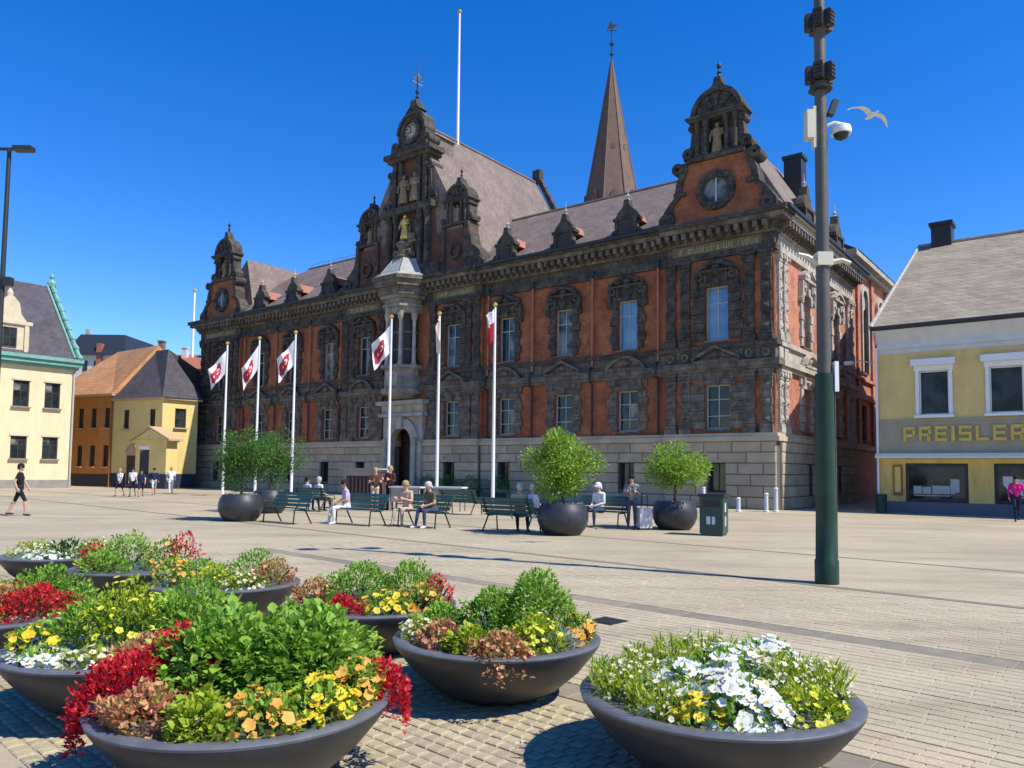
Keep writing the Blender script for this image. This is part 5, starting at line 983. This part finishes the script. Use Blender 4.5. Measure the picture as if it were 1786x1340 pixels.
PL = dict(
 A=[('red', -.58, -.08, .27, .27, 'spilling over the left rim', 1), ('red', -.42, .16, .2, .36, 'standing at left behind the spilling one', 0), ('green', -.14, .12, .36, .44, 'at left of centre', 0), ('green', .3, .12, .36, .46, 'at right of centre', 0), ('green', .06, .42, .3, .4, 'at the back', 0), ('bronze', -.33, -.42, .22, .2, 'along the front left rim', 0), ('lime', -.02, -.54, .14, .22, 'at the middle of the front rim', 0), ('orange', .22, -.47, .2, .2, 'along the front right rim', 0), ('yellow', .45, -.32, .17, .22, 'near the right front rim', 0), ('orange', .56, -.04, .17, .24, 'inside the right rim', 0), ('red', .66, .12, .19, .2, 'spilling over the right rim', 1)],
 B=[('spiky', -.5, .02, .2, .2, 'at the left rim', 0), ('cream', -.36, .3, .22, .2, 'at back left', 0), ('spiky', -.32, -.28, .2, .2, 'at front left', 0), ('yellow', -.22, -.42, .13, .15, 'at front left rim', 0), ('white', -.03, -.36, .25, .2, 'at the front', 0), ('white', .06, .02, .26, .26, 'in the centre', 0), ('spiky', .0, .42, .27, .27, 'at the back', 0), ('white', .36, .32, .26, .24, 'at back right', 0), ('white', -.2, -.1, .2, .22, 'left of the centre', 0), ('limeflower', .34, -.36, .18, .18, 'at front right', 0), ('cream', .3, -.02, .22, .24, 'right of the centre', 0), ('spiky', .54, .0, .17, .24, 'at the right rim', 0)],
 C=[('cream', -.56, -.02, .17, .16, 'at the left rim', 0), ('bronze', -.38, -.22, .17, .18, 'at front left', 0), ('bush', -.42, .22, .22, .22, 'at back left', 0), ('lime', -.18, -.38, .15, .18, 'at the front rim', 0), ('bronze', .03, -.56, .19, .18, 'hanging over the front rim', 1), ('bush', -.06, .12, .2, .36, 'tall in the centre', 0), ('bush', .28, .18, .3, .46, 'tall at back right', 0), ('limeflower', .26, -.3, .2, .24, 'at front right', 0), ('silver', .42, -.3, .14, .16, 'near the right front rim', 0), ('orange', .58, -.06, .17, .2, 'at the right rim', 0)],
 D=[('bronze', -.52, 0, .22, .24, 'at the left rim', 0), ('red', -.2, -.44, .24, .17, 'at the front rim', 0), ('bush', -.15, .15, .36, .36, 'at left of centre', 0), ('bush', .3, .2, .3, .38, 'at right of centre', 0), ('yellow', .18, -.44, .2, .2, 'right of the red one', 0), ('orange', .42, -.2, .22, .24, 'near the right rim', 0), ('pink', .56, .02, .16, .28, 'at the right rim', 0)],
 E=[('yellow', -.56, -.12, .18, .18, 'at the left rim', 0), ('white', -.28, -.48, .2, .12, 'at the front left rim', 0), ('limeflower', .0, .0, .26, .46, 'tall in the centre', 0), ('green', -.32, .12, .26, .3, 'at left of centre', 0), ('green', .4, .12, .32, .42, 'at right of centre', 0), ('cream', .02, -.52, .17, .14, 'at the front rim', 0), ('bronze', .34, -.42, .22, .2, 'at front right', 0), ('bush', .1, .42, .3, .32, 'at the back', 0)],
 F=[('red', .38, -.12, .3, .26, 'at the right', 0), ('yellow', .05, -.42, .22, .2, 'at the front', 0), ('bush', .2, .32, .32, .36, 'at the back', 0), ('bush', .56, .22, .2, .24, 'at back right', 0), ('bronze', .1, .0, .24, .28, 'in the centre', 0), ('green', -.3, .1, .32, .34, 'at left', 0)],
 G=[('bush', -.3, .05, .3, .26, 'left of centre', 0), ('limeflower', -.05, -.25, .26, .24, 'at the front', 0), ('bush', .2, .25, .3, .34, 'tall at back right', 0), ('bronze', .5, -.05, .26, .28, 'at the right rim', 0), ('cream', .3, -.38, .24, .2, 'at front right', 0), ('orange', -.5, -.25, .22, .28, 'at front left', 0)],
 H=[('red', -.55, .05, .2, .3, 'at the left rim', 0), ('bush', -.15, .05, .36, .42, 'in the centre', 0), ('orange', .3, .05, .24, .38, 'right of centre', 0), ('pink', .5, .05, .2, .44, 'at the right rim', 0), ('green', -.2, -.42, .28, .28, 'at the front', 0), ('orange', .55, -.25, .2, .22, 'at front right', 0)],
 I=[('cream', -.3, -.1, .34, .24, 'at left', 0), ('dark', .1, -.05, .26, .24, 'in the middle', 0), ('cream', .45, -.05, .3, .26, 'at right', 0), ('white', .0, -.4, .28, .12, 'at the front rim', 0)])
seed = 100
for k_, ps_ in PL.items():
    x, y = BOWLS[k_]; near = 1.0 if k_ in 'ABC' else .6 if k_ in 'DEF' else .42
    for kd, dx, dy, r, h, wh, spl in ps_: plant(kd, x, y, dx, dy, r*1.08, h*1.02, wh+' '+BN[k_], seed, near, .36, bool(spl)); seed += 1

# ------------------------------------------------------------------ planted trees in round tubs
def tub_tree(label, tlabel, x, y, r, hgt, cr, cz, ch, lm, seed, n=3400, lean=0):
    t = thing('tree_planter', label, 'planter', (x, y, 0), 'round dark tree planters'); k = r/.64
    MB().lathe([(.40*k, 0), (.46*k, .03), (.56*k, .16), (.635*k, .36), (.64*k, .5), (.60*k, .66), (.535*k, .78), (.53*k, .8), (.49*k, .8), (.48*k, .74), (.1, .72)], n=40).build('tub', 'granite_bowl', t, True)
    MB().lathe([(.02, .70), (.49*k, .73), (.02, .75)], n=20).build('soil', 'soil', t)
    zt_ = 0; tr = thing('potted_tree', tlabel, 'tree', (x, y, .74), 'small trees in round tubs'); rs = np.random.RandomState(seed); zc_ = cz-.74
    q = MB(); top = Vector((lean, 0, zc_-.1)); q.tube([(0, 0, -.02), (.02, .01, zc_*.35), top], [.05, .04, .03], 8)
    for i in range(9):
        a = i*2.4; p1 = top+Vector((math.cos(a)*cr*.4, math.sin(a)*cr*.4, ch*.1+rs.rand()*ch*.3)); q.tube([(top*.75)+Vector((0, 0, rs.rand()*.15)), p1, p1+Vector((math.cos(a)*cr*.4, math.sin(a)*cr*.4, rs.uniform(-.1, .3)*ch))], [.022, .014, .006], 5)
    q.build('trunk', 'bark', tr, True)
    # clumped crown: many small clusters
    nc = 34; C = rs.normal(size=(nc, 3)); C /= np.linalg.norm(C, axis=1, keepdims=True); C *= (rs.rand(nc)**.4)[:, None]*np.array([cr*.82, cr*.82, ch*.8]); C += np.array([lean, 0, zc_])
    idx = rs.randint(0, nc, n); d = rs.normal(size=(n, 3)); d /= np.linalg.norm(d, axis=1, keepdims=True); P = C[idx]+d*(rs.rand(n)**.5)[:, None]*cr*(.2+.2*rs.rand(nc))[idx][:, None]
    Ln = rs.uniform(.04, .12, n); D = d+np.array([0, 0, .1])+rs.normal(size=(n, 3))*.5
    V, F = leaf_cloud(P, D, Ln, Ln*.5, rs, .15); arr_mesh('crown', V, F, lm, tr)
    # low herbs at the tub rim
    a = rs.rand(260)*6.28; rr = .48*k*rs.uniform(.4, 1.02, 260); P = np.c_[np.cos(a)*rr, np.sin(a)*rr, np.full(260, 0.0)]; Ln = rs.uniform(.04, .1, 260)
    V, F = leaf_cloud(P, np.c_[np.cos(a)*.5, np.sin(a)*.5, np.full(260, .8)]+rs.normal(size=(260, 3))*.3, Ln, Ln*.5, rs); hb = arr_mesh('low_herbs', V, F, 'leaf_silver', None, label='pale low plants in '+label, category='plant', group='low plants in the tree tubs'); hb.location = (x, y, .76); hb['kind'] = 'stuff'
tub_tree('round dark planter at left carrying a dark green tree', 'dark green bushy tree in the leftmost round planter', -8.25, 23.6, .66, 0, 1.15, 1.82, .88, 'tree_leaf_dark', 5, 7500)
tub_tree('round dark planter half hidden behind the leftmost bench', 'mid green bushy tree behind the leftmost bench', -8.75, 28.0, .64, 0, 1.3, 2.0, 1.0, 'tree_leaf_dark', 6, 8000)
tub_tree('round dark planter beside the bench with an elderly pair', 'bright green round tree right of the elderly pair', 1.33, 19.85, .66, 0, 1.06, 1.84, .98, 'tree_leaf', 7, 11500)
tub_tree('round dark planter left of the green litter bin', 'smaller light green tree left of the litter bin', 4.7, 22.2, .64, 0, 1.02, 1.78, .84, 'tree_leaf', 8, 8000)

# ------------------------------------------------------------------ benches, litter bins, kiosk, bollards
def make_bench(label):
    t = thing('bench', label, 'bench', (0, 0, 0), 'green slatted benches on the square')   # seat looks to +y, x along the bench
    for i, y in enumerate((.06, .16, .26, .36)): MB().box(-.88, .88, y-.04, y+.04, .43+.012*i, .46+.012*i).build('seat_slat', 'bench_green', t)
    for i, z in enumerate((.54, .65, .76, .86)): MB(Matrix.Translation((0, -.02-.055*i, z)) @ Matrix.Rotation(.35, 4, 'X')).box(-.88, .88, -.015, .015, -.045, .045).build('back_slat', 'bench_green', t)
    for s in (-1, 1):
        MB().tube([(s*.72, .42, 0), (s*.72, .38, .42), (s*.72, .0, .42), (s*.72, -.05, .5), (s*.72, -.23, .9)], .022, 6).build('end_frame', 'iron', t); MB().tube([(s*.72, .02, .42), (s*.72, -.22, 0)], .022, 6).build('leg', 'iron', t)
        MB().tube([(s*.86, -.08, .62), (s*.86, .35, .64), (s*.86, .4, .46)], .018, 6).build('armrest', 'iron', t)
    return t
FN = TH_ANG                                             # bench local +y = town hall normal (towards the square)
BE = [((-6.55, 22.95), FN, 'green bench at far left in front of a round tree planter'), ((-4.3, 22.55), FN, 'green bench with a seated figure in white trousers at its left end'), ((-2.4, 22.0), FN, 'green bench with two seated people, left of centre'), ((-.05, 20.35), FN+math.pi, 'green bench seen from behind with an elderly pair at its right end'), ((2.75, 23.0), FN, 'green bench between the two right tree planters'), ((-1.9, 28.5), FN+math.pi, 'far green bench behind the middle benches, seen from behind'), ((-7.6, 29.5), FN+math.pi, 'far green bench behind the leftmost benches')]
bp = None
for (x, y), a, lb in BE:
    if bp is None: bp = make_bench(lb); b_ = bp
    else: b_ = copy_tree(bp); b_['label'] = lb
    b_.location = (x, y, 0); b_.rotation_euler = (0, 0, a)
lb_ = thing('litter_bin', 'square dark green litter bin with pale stickers near the mast', 'litter bin', Matrix.Translation((5.3, 20.2, 0)) @ Matrix.Rotation(R(-28), 4, 'Z'))
MB().box(-.3, .3, -.3, .3, .06, 1.0).box(-.27, .27, -.27, .27, 0, .06).build('body', 'green_metal', lb_)
MB().box(-.34, .34, -.34, .34, 1.0, 1.08).build('lid', 'iron', lb_); MB().box(-.22, .22, -.315, -.301, .74, .92).build('slot', 'dark_metal', lb_)
for i, (a, b, c, d) in enumerate(((-.12, -.02, .3, .5), (.02, .1, .3, .5))): MB().box(a, b, -.307, -.301, c, d).build('sticker', 'pale_grey', lb_)
MB().box(.301, .307, -.1, .02, .62, .85).build('side_sticker', 'pale_grey', lb_); MB().box(.301, .307, -.12, .06, .25, .5).build('side_sticker', 'frame_pale', lb_)
MB().lathe([(.045, 0), (.04, .14), (.05, .15), (.04, .17)], (-.24, -.1, 1.08), 10).build('paper_cup', 'white_paint', None, label='white paper cup left on the litter bin lid', category='cup').matrix_world = Matrix.Translation((5.3, 20.2, 0)) @ Matrix.Rotation(R(-28), 4, 'Z')
sb = thing('litter_bin', 'small dark round litter bin at the corner of the ochre shop', 'litter bin', (16.05, 33.5, 0)); MB().lathe([(.22, 0), (.24, .75), (.26, .78), (.2, .82)], n=16).build('body', 'green_metal', sb, True)
for i, (x, y, h_, lb) in enumerate(((9.67, 32.86, .62, 'pale bollard left of the town hall corner'), (10.9, 33.0, .82, 'pale bollard in front of the town hall corner'), (11.35, 33.1, 1.05, 'tallest pale bollard right at the town hall corner'))):
    t = thing('bollard', lb, 'bollard', (x, y, 0), 'pale bollards by the town hall'); MB().lathe([(.12, 0), (.12, .05), (.085, .08), (.08, h_-.1)], n=12).build('post', 'pale_grey', t, True); MB().lathe([(.095, h_-.1), (.1, h_-.05), (.05, h_)], n=12).build('cap', 'pale_grey', t, True)
ks = thing('market_kiosk', 'pale wooden street kiosk counter in front of the town hall portal', 'kiosk', Matrix.Translation((-6.1, 31.2, 0)) @ Matrix.Rotation(R(-25), 4, 'Z'))
mat('kiosk_wood', (.42, .36, .30), (.34, .29, .25), 5, .8); mat('kiosk_dark', (.06, .035, .04), (.1, .05, .06), 6, .8)
MB().box(-.8, .8, -.05, .02, 0, .35).box(-.8, .8, -.05, .02, 1.35, 1.6).box(-.8, -.68, -.05, .02, .35, 1.35).box(.55, .8, -.05, .02, .35, 1.35).build('front_panel', 'kiosk_wood', ks); MB().box(-.8, .8, .02, .9, .0, 1.5).build('body', 'kiosk_dark', ks); MB().box(-.9, .9, -.15, 1.0, 1.6, 1.66).build('roof', 'kiosk_wood', ks)
for i in range(6): MB().box(-.6+i*.19, -.52+i*.19, -.03, .0, .4, 1.3).build('bar', 'brown_wall', ks)
for i, (x, y, lb) in enumerate(((-4.1, 30.6, 'pale crate table behind the second bench'), (-2.5, 30.9, 'pale low counter behind the third bench'))):
    t = thing('counter', lb, 'counter', Matrix.Translation((x, y, 0)) @ Matrix.Rotation(R(-20), 4, 'Z'), 'pale counters near the kiosk'); MB().box(-.7, .7, -.3, .3, .9, .96).build('top', 'pale_grey', t)
    for a, b in ((-1, -1), (1, -1), (1, 1), (-1, 1)): MB().box(a*.62-.03, a*.62+.03, b*.24-.03, b*.24+.03, 0, .9).build('leg', 'kiosk_wood', t)
    MB().box(-.66, .66, -.27, -.23, .35, .9).build('front_panel', 'kiosk_wood', t)
for i, (u, lb) in enumerate(((20.7, 'dark green shrub in a box right of the portal'), (19.0, 'second dark green shrub by the town hall wall'), (17.2, 'third dark green shrub by the town hall wall'), (15.2, 'dark green shrub by the town hall wall beneath the red flag'))):
    p = W2(u, 1.3); t = thing('shrub', lb, 'shrub', (p.x, p.y, 0), 'dark shrubs along the town hall'); MB().box(-.5, .5, -.3, .3, 0, .4).build('box', 'iron', t); rs = np.random.RandomState(40+i); P, d = dome(rs, 900, (0, 0, .4), .75, .9); Ln = rs.uniform(.06, .12, 900); V, F = leaf_cloud(P, d+rs.normal(size=(900, 3))*.4, Ln, Ln*.5, rs); arr_mesh('foliage', V, F, 'tree_leaf_dark', t, kind='stuff')
# suitcase
sc_ = thing('suitcase', 'grey upright suitcase beside the person in a dark coat', 'suitcase', Matrix.Translation((3.78, 21.9, 0)) @ Matrix.Rotation(.3, 4, 'Z')); MB().box(-.19, .19, -.11, .11, .05, .62).build('shell', 'pale_grey', sc_)
for s in (-1, 1): MB().tube([(s*.1, 0, .62), (s*.1, 0, .95)], .012, 6).build('handle_rod', 'iron', sc_); MB().box(s*.15-.03, s*.15+.03, -.08, .08, 0, .05).build('wheel', 'iron', sc_)
MB().tube([(-.1, 0, .95), (.1, 0, .95)], .016, 6).build('handle', 'iron', sc_)
# gull
gl = thing('gull', 'white gull gliding with arched wings right of the mast', 'bird', Matrix.Translation(((1530-893)/1342*14.5, 14.5, 1.6+(829-185)/1342*14.5)) @ Matrix.Rotation(R(15), 4, 'Z') @ Matrix.Rotation(R(14), 4, 'Y') @ Matrix.Scale(.85, 4))
q = MB(); q.lathe([(.003, -.2), (.03, -.15), (.055, -.03), (.05, .08), (.03, .14), (.032, .18), (.022, .22), (.004, .26)], n=10); q.V = [(v_[0], -v_[2], v_[1]) for v_ in q.V]; q.build('body', 'white_paint', gl, True)
for s in (-1, 1):
    q = MB(); st = [(.03, 0, .02, .16), (.16, -.02, .075, .15), (.3, .0, .09, .12), (.44, .05, .05, .08), (.56, .1, -.03, .02)]; V = []; F = []
    for x, y, z, c in st: V += [(s*x, y-c/2, z), (s*x, y, z+.014), (s*x, y+c/2, z), (s*x, y, z-.004)]
    for i in range(4):
        for k in range(4): F.append((i*4+k, i*4+(k+1) % 4, i*4+4+(k+1) % 4, i*4+4+k))
    F += [(0, 1, 2, 3), (16, 17, 18, 19)]; q.add(V, F).build('wing', 'white_paint', gl, True)

# ------------------------------------------------------------------ people
mat('skin', (.55, .33, .23), (.48, .28, .19), 8, .6); 
for n_, c_ in dict(cl_black=(.02, .02, .024), cl_white=(.72, .72, .74), cl_navy=(.02, .025, .06), cl_lilac=(.55, .46, .6), cl_peach=(.65, .42, .32), cl_beige=(.5, .4, .3), cl_grey=(.2, .2, .19), cl_olive=(.12, .115, .08), cl_pink=(.62, .02, .2), cl_brown=(.09, .04, .03), cl_shoe=(.05, .04, .035), cl_jean=(.05, .07, .12), hair_dark=(.03, .02, .015), hair_grey=(.5, .48, .45), hair_blond=(.4, .27, .13), cl_pale=(.5, .52, .55)).items(): mat(n_, tuple(min(1, x*1.15) for x in c_), tuple(x*.7 for x in c_), 7, .9, .2, bmp=.9, bscale=14, bdist=.03)
mat('eye', (.02, .015, .012), None, 5, .3)
def capsule(q, a, b, ra, rb, n=10):
    a, b = Vector(a), Vector(b); d = b-a
    if d.length < 1e-4: d = Vector((0, 0, 1e-3))
    u = d.normalized(); q.tube([a-u*ra*.92, a-u*ra*.6, a, b, b+u*rb*.6, b+u*rb*.92], [ra*.38, ra*.8, ra, rb, rb*.8, rb*.38], n)
def person(label, x, y, face, h=1.72, pose='stand', top='cl_black', bot='cl_navy', hair='hair_dark', sleeve='short', legs='long', shoe='cl_shoe', cap=None, z=0, lean=0.0, armpose='rest', group=None, cat='person', turn=0.0):
    """x right, y forward, z up in body space, 1.75 m tall, then scaled"""
    S = []                                              # (a, b, ra, rb, tag)
    V = Vector; sit = pose == 'sit'
    hz = .52 if sit else .93; ph = V((0, 0, hz)); ln = lean+(.10 if sit else 0); sgn = -1 if sit and lean == 0 else 1
    up = V((0, math.sin(lean), math.cos(lean))); fw = V((0, math.cos(lean), -math.sin(lean)))
    ch = ph+up*.36; nk = ph+up*.545; hd = ph+up*.70+fw*.02
    S += [(ph+V((-.075, 0, 0)), ph+V((.075, 0, 0)), .115, .115, 'b'), (ph+up*.06, ph+up*.2, .125, .115, 't'), (ph+up*.2+V((-.05, 0, 0)), ch+V((-.075, 0, 0)), .105, .115, 't'), (ph+up*.2+V((.05, 0, 0)), ch+V((.075, 0, 0)), .105, .115, 't'), (ch+V((-.12, 0, 0))+up*.1, ch+V((.12, 0, 0))+up*.1, .085, .085, 't'),
          (ch+up*.12, nk+up*.07, .055, .05, 's')]
    S += [(hd-up*.035+fw*.01, hd+up*.045, .075, .09, 's'), (hd-up*.075+fw*.035, hd-up*.06+fw*.05, .045, .04, 's'), (hd-up*.005+fw*.085, hd-up*.028+fw*.103, .012, .014, 's')]
    for s in (-1, 1): S.append((hd+V((s*.085, 0, 0))-up*.02, hd+V((s*.088, 0, 0))+up*.02, .014, .018, 's'))
    lg = 'b' if legs == 'long' else 's'
    for s in (-1, 1):
        hp = ph+V((s*.09, 0, -.02))
        if sit: kn = hp+V((s*.05, .43, 0)); an = V((s*(.13+.02*s), hp.y+.45+.06*s, .085))
        elif pose == 'walk': kn = hp+V((0, .17*s+.03, -.41)); an = V((s*.09, .27*s-.06, .085 if s > 0 else .12))
        else: kn = hp+V((s*.01, .02, -.42)); an = V((s*.11, -.01, .085))
        th_ = .088; S.append((hp, hp.lerp(kn, .55), th_, .072, 'b')); S.append((hp.lerp(kn, .55), kn, .072, .056, 'b' if legs != 'bare' else 's')); S.append((kn, kn.lerp(an, .4), .055, .056, lg)); S.append((kn.lerp(an, .4), an, .054, .038, lg))
        S += [(an+V((0, -.03, -.035)), an+V((s*.015, .08, -.05)), .04, .036, 'f'), (an+V((s*.015, .08, -.05)), an+V((s*.025, .15, -.058)), .036, .028, 'f')]
        sh_ = ch+V((s*.185, 0, 0))+up*.12
        if armpose == 'lap' or (sit and armpose == 'rest'): el = sh_+V((s*.04, .02, -.27)); wr = ph+V((s*.09, .3, .13))
        elif armpose == 'hold': el = sh_+V((s*.06, .04, -.26)); wr = el+V((-s*.10, .22, .07))
        elif armpose == 'face' and s > 0: el = sh_+V((s*.08, .2, -.16)); wr = hd+V((s*.05, .16, -.10))
        elif pose == 'walk': el = sh_+V((s*.05, -.10*s-.01, -.26)); wr = el+V((0, -.02*s+.10, -.22))
        else: el = sh_+V((s*.06, -.03, -.27)); wr = el+V((-s*.01, .07, -.23))
        S += [(sh_, sh_.lerp(el, .6), .058, .05, 't'), (sh_.lerp(el, .6), el, .048, .042, 't' if sleeve == 'long' else 's'), (el, wr, .041, .028, 't' if sleeve == 'long' else 's')]
        hdv = (wr-el).normalized(); sd = hdv.cross(V((0, 1, 0)) if abs(hdv.y) < .7 else V((1, 0, 0))).normalized()
        if abs(hdv.y) < .7: sd = V((0, 1, 0))-hdv*hdv.y; sd.normalize()
        nr = hdv.cross(sd).normalized(); pm = wr+hdv*.055; S.append((wr+hdv*.015, pm+hdv*.015, .028, .032, 's')); S.append((pm-sd*.02, pm+sd*.02, .024, .024, 's'))
        for k in range(4):
            b0 = pm+hdv*.03+sd*(.033-.022*k); l_ = (.062, .07, .066, .052)[k]; m_ = b0+hdv*l_*.6+nr*s*-.01; S += [(b0, m_, .0105, .0098, 's'), (m_, m_+hdv*l_*.35-nr*s*.025, .0095, .009, 's')]
        t0 = wr+hdv*.03+sd*.028; S += [(t0, t0+sd*.03+hdv*.025, .013, .012, 's'), (t0+sd*.03+hdv*.025, t0+sd*.034+hdv*.058, .0115, .0105, 's')]
    q = MB()
    for a, b, ra, rb, tg in S: capsule(q, a, b, ra, rb)
    me = bpy.data.meshes.new('tmp'); me.from_pydata(q.V, [], q.F); o = bpy.data.objects.new('tmp', me); COL.objects.link(o)
    rm = o.modifiers.new('r', 'REMESH'); rm.mode = 'VOXEL'; rm.voxel_size = .0125; sm = o.modifiers.new('s', 'SMOOTH'); sm.factor = .5; sm.iterations = 3
    dg = bpy.context.evaluated_depsgraph_get(); nm = bpy.data.meshes.new_from_object(o.evaluated_get(dg)); bpy.data.objects.remove(o)
    n = len(nm.polygons); C = np.empty(n*3); nm.polygons.foreach_get('center', C); C = C.reshape(-1, 3); best = np.full(n, 9.); tag = np.zeros(n, int); T = dict(s=0, t=1, b=2, f=3)
    for a, b, ra, rb, tg in S:
        A, B = np.array(a), np.array(b); d = B-A; t_ = np.clip((C-A) @ d/max(1e-9, d @ d), 0, 1); dist = np.linalg.norm(C-A-t_[:, None]*d, axis=1)-(ra+(rb-ra)*t_); m_ = dist < best; best[m_] = dist[m_]; tag[m_] = T[tg]
    nm.materials.clear()
    for k in ('skin', top, bot, shoe): nm.materials.append(MATS[k])
    nm.polygons.foreach_set('material_index', tag.astype(np.int32)); nm.polygons.foreach_set('use_smooth', [True]*n); nm.name = 'person'
    o = link('person', nm, None, label=label, category='person')
    if group: o['group'] = group
    k = h/1.75; o.matrix_world = Matrix.Translation((x, y, z)) @ Matrix.Rotation(face, 4, 'Z') @ Matrix.Scale(k, 4)
    Mh = Matrix.Translation(hd) @ Matrix.Rotation(-lean, 4, 'X'); q = MB(Mh)
    q.lathe([(.094, -.02), (.102, .03), (.1, .075), (.08, .115), (.045, .138), (.005, .145)], (0, -.012, .0), 14, 1, 1.08); q.box(-.07, .07, -.105, -.06, -.07, .0); q.V = [v_ for v_ in q.V]; q.build('hair' if not cap else 'cap', hair if not cap else cap, o, True)
    if cap: MB(Mh).prism([(-.07, .03), (.07, .03), (.06, .045), (-.06, .045)], .07, .17).build('cap_brim', cap, o)
    q = MB(Mh)
    for s in (-1, 1): q.lathe([(.002, -.008), (.01, -.004), (.01, .004), (.002, .008)], (s*.032, .078, .012), 6)
    q.build('eyes', 'eye', o); return o
def facing(dx, dy): return math.atan2(dy, dx)-math.pi/2
nrm = facing(-.61, -.79); away = facing(.61, .79)
person('man in black tee and dark shorts walking alone at far left', -15.75, 24.75, facing(.9, .35), 1.66, 'walk', 'cl_black', 'cl_black', 'hair_dark', 'short', 'short')
gw = 'people walking past the yellow house'
person('walker in white top at the left of the distant group', -21.3, 42.0, facing(-.3, -1), 1.5, 'walk', 'cl_white', 'cl_navy', 'hair_blond', 'short', 'short', group=gw)
person('walker in white shirt and dark shorts in the middle of the distant group', -20.4, 41.6, facing(.2, -1), 1.55, 'walk', 'cl_white', 'cl_navy', 'hair_dark', 'short', 'short', group=gw)
person('walker in navy clothes right of the white shirt in the distant group', -19.75, 41.2, facing(.4, -1), 1.48, 'walk', 'cl_navy', 'cl_navy', 'hair_dark', 'short', 'short', group=gw)
person('rightmost walker of the distant group, in navy top', -20.5, 44.3, facing(.6, -1), 1.55, 'walk', 'cl_navy', 'cl_pale', 'hair_dark', 'long', 'short', group=gw)
person('walker dressed all in white in front of the yellow house', -20.5, 46.5, facing(.5, -1), 1.62, 'walk', 'cl_white', 'cl_white', 'hair_blond', 'long', 'long')
def seat(bi, t, dy=.1):                                  # position on bench bi at fraction t along its length
    (bx, by), a, _ = BE[bi]; p = Matrix.Rotation(a, 4, 'Z') @ Vector((t, dy, 0)); return bx+p.x, by+p.y
def sitter(label, bi, t, **kw):
    x, y = seat(bi, t); f = BE[bi][1]+kw.pop('turn_', 0); return person(label, x, y, f, kw.pop('h', 1.7), 'sit', **kw)
sitter('seated figure in lilac top and white trousers on the second bench', 1, .62, top='cl_lilac', bot='cl_white', hair='hair_dark', shoe='cl_white', sleeve='short', turn_=-.5, lean=.1)
sitter('seated figure in peach top and beige trousers on the third bench', 2, .66, top='cl_peach', bot='cl_beige', hair='hair_blond', turn_=.1, lean=.15, armpose='hold')
sitter('seated man in olive vest leaning forward on the third bench', 2, -.35, top='cl_olive', bot='cl_jean', hair='hair_grey', sleeve='short', shoe='cl_white', turn_=-.15, lean=.25)
sitter('left of the elderly pair seen from behind, in dark jacket', 3, .28, top='cl_beige', bot='cl_navy', hair='hair_grey', sleeve='long', armpose='face', turn_=.5)
sitter('right of the elderly pair, white haired in a white shirt', 3, .72, top='cl_white', bot='cl_white', hair='hair_grey', sleeve='long', shoe='cl_white', turn_=-.4)
sitter('person in white cap and white shirt on the right bench', 4, .05, top='cl_white', bot='cl_jean', hair='hair_grey', cap='cl_white', sleeve='long', turn_=-.2, lean=.12)
sitter('person in a pale shirt on the far bench behind the leftmost bench', 6, -.45, top='cl_pale', bot='cl_navy', hair='hair_dark', sleeve='long')
sitter('person in a white shirt on the far bench behind the leftmost bench', 6, .25, top='cl_white', bot='cl_navy', hair='hair_grey', sleeve='long')
person('person in a dark coat standing beside the grey suitcase', 3.42, 21.9, facing(-.2, -1), 1.55, 'stand', 'cl_grey', 'cl_jean', 'hair_dark', 'long', 'long', lean=.08, armpose='hold')
person('woman in dark sleeveless top at the pale crate table', -5.35, 30.3, facing(.4, -1), 1.68, 'stand', 'cl_brown', 'cl_beige', 'hair_blond', 'short', armpose='hold')
person('man in dark brown jacket beside the kiosk', -4.85, 30.9, facing(-.5, -1), 1.76, 'stand', 'cl_brown', 'cl_black', 'hair_blond', 'long', armpose='hold')
person('person in a magenta jacket by the shop at the right edge', 18.45, 28.2, facing(-.4, -1), 1.66, 'walk', 'cl_pink', 'cl_navy', 'hair_dark', 'long')
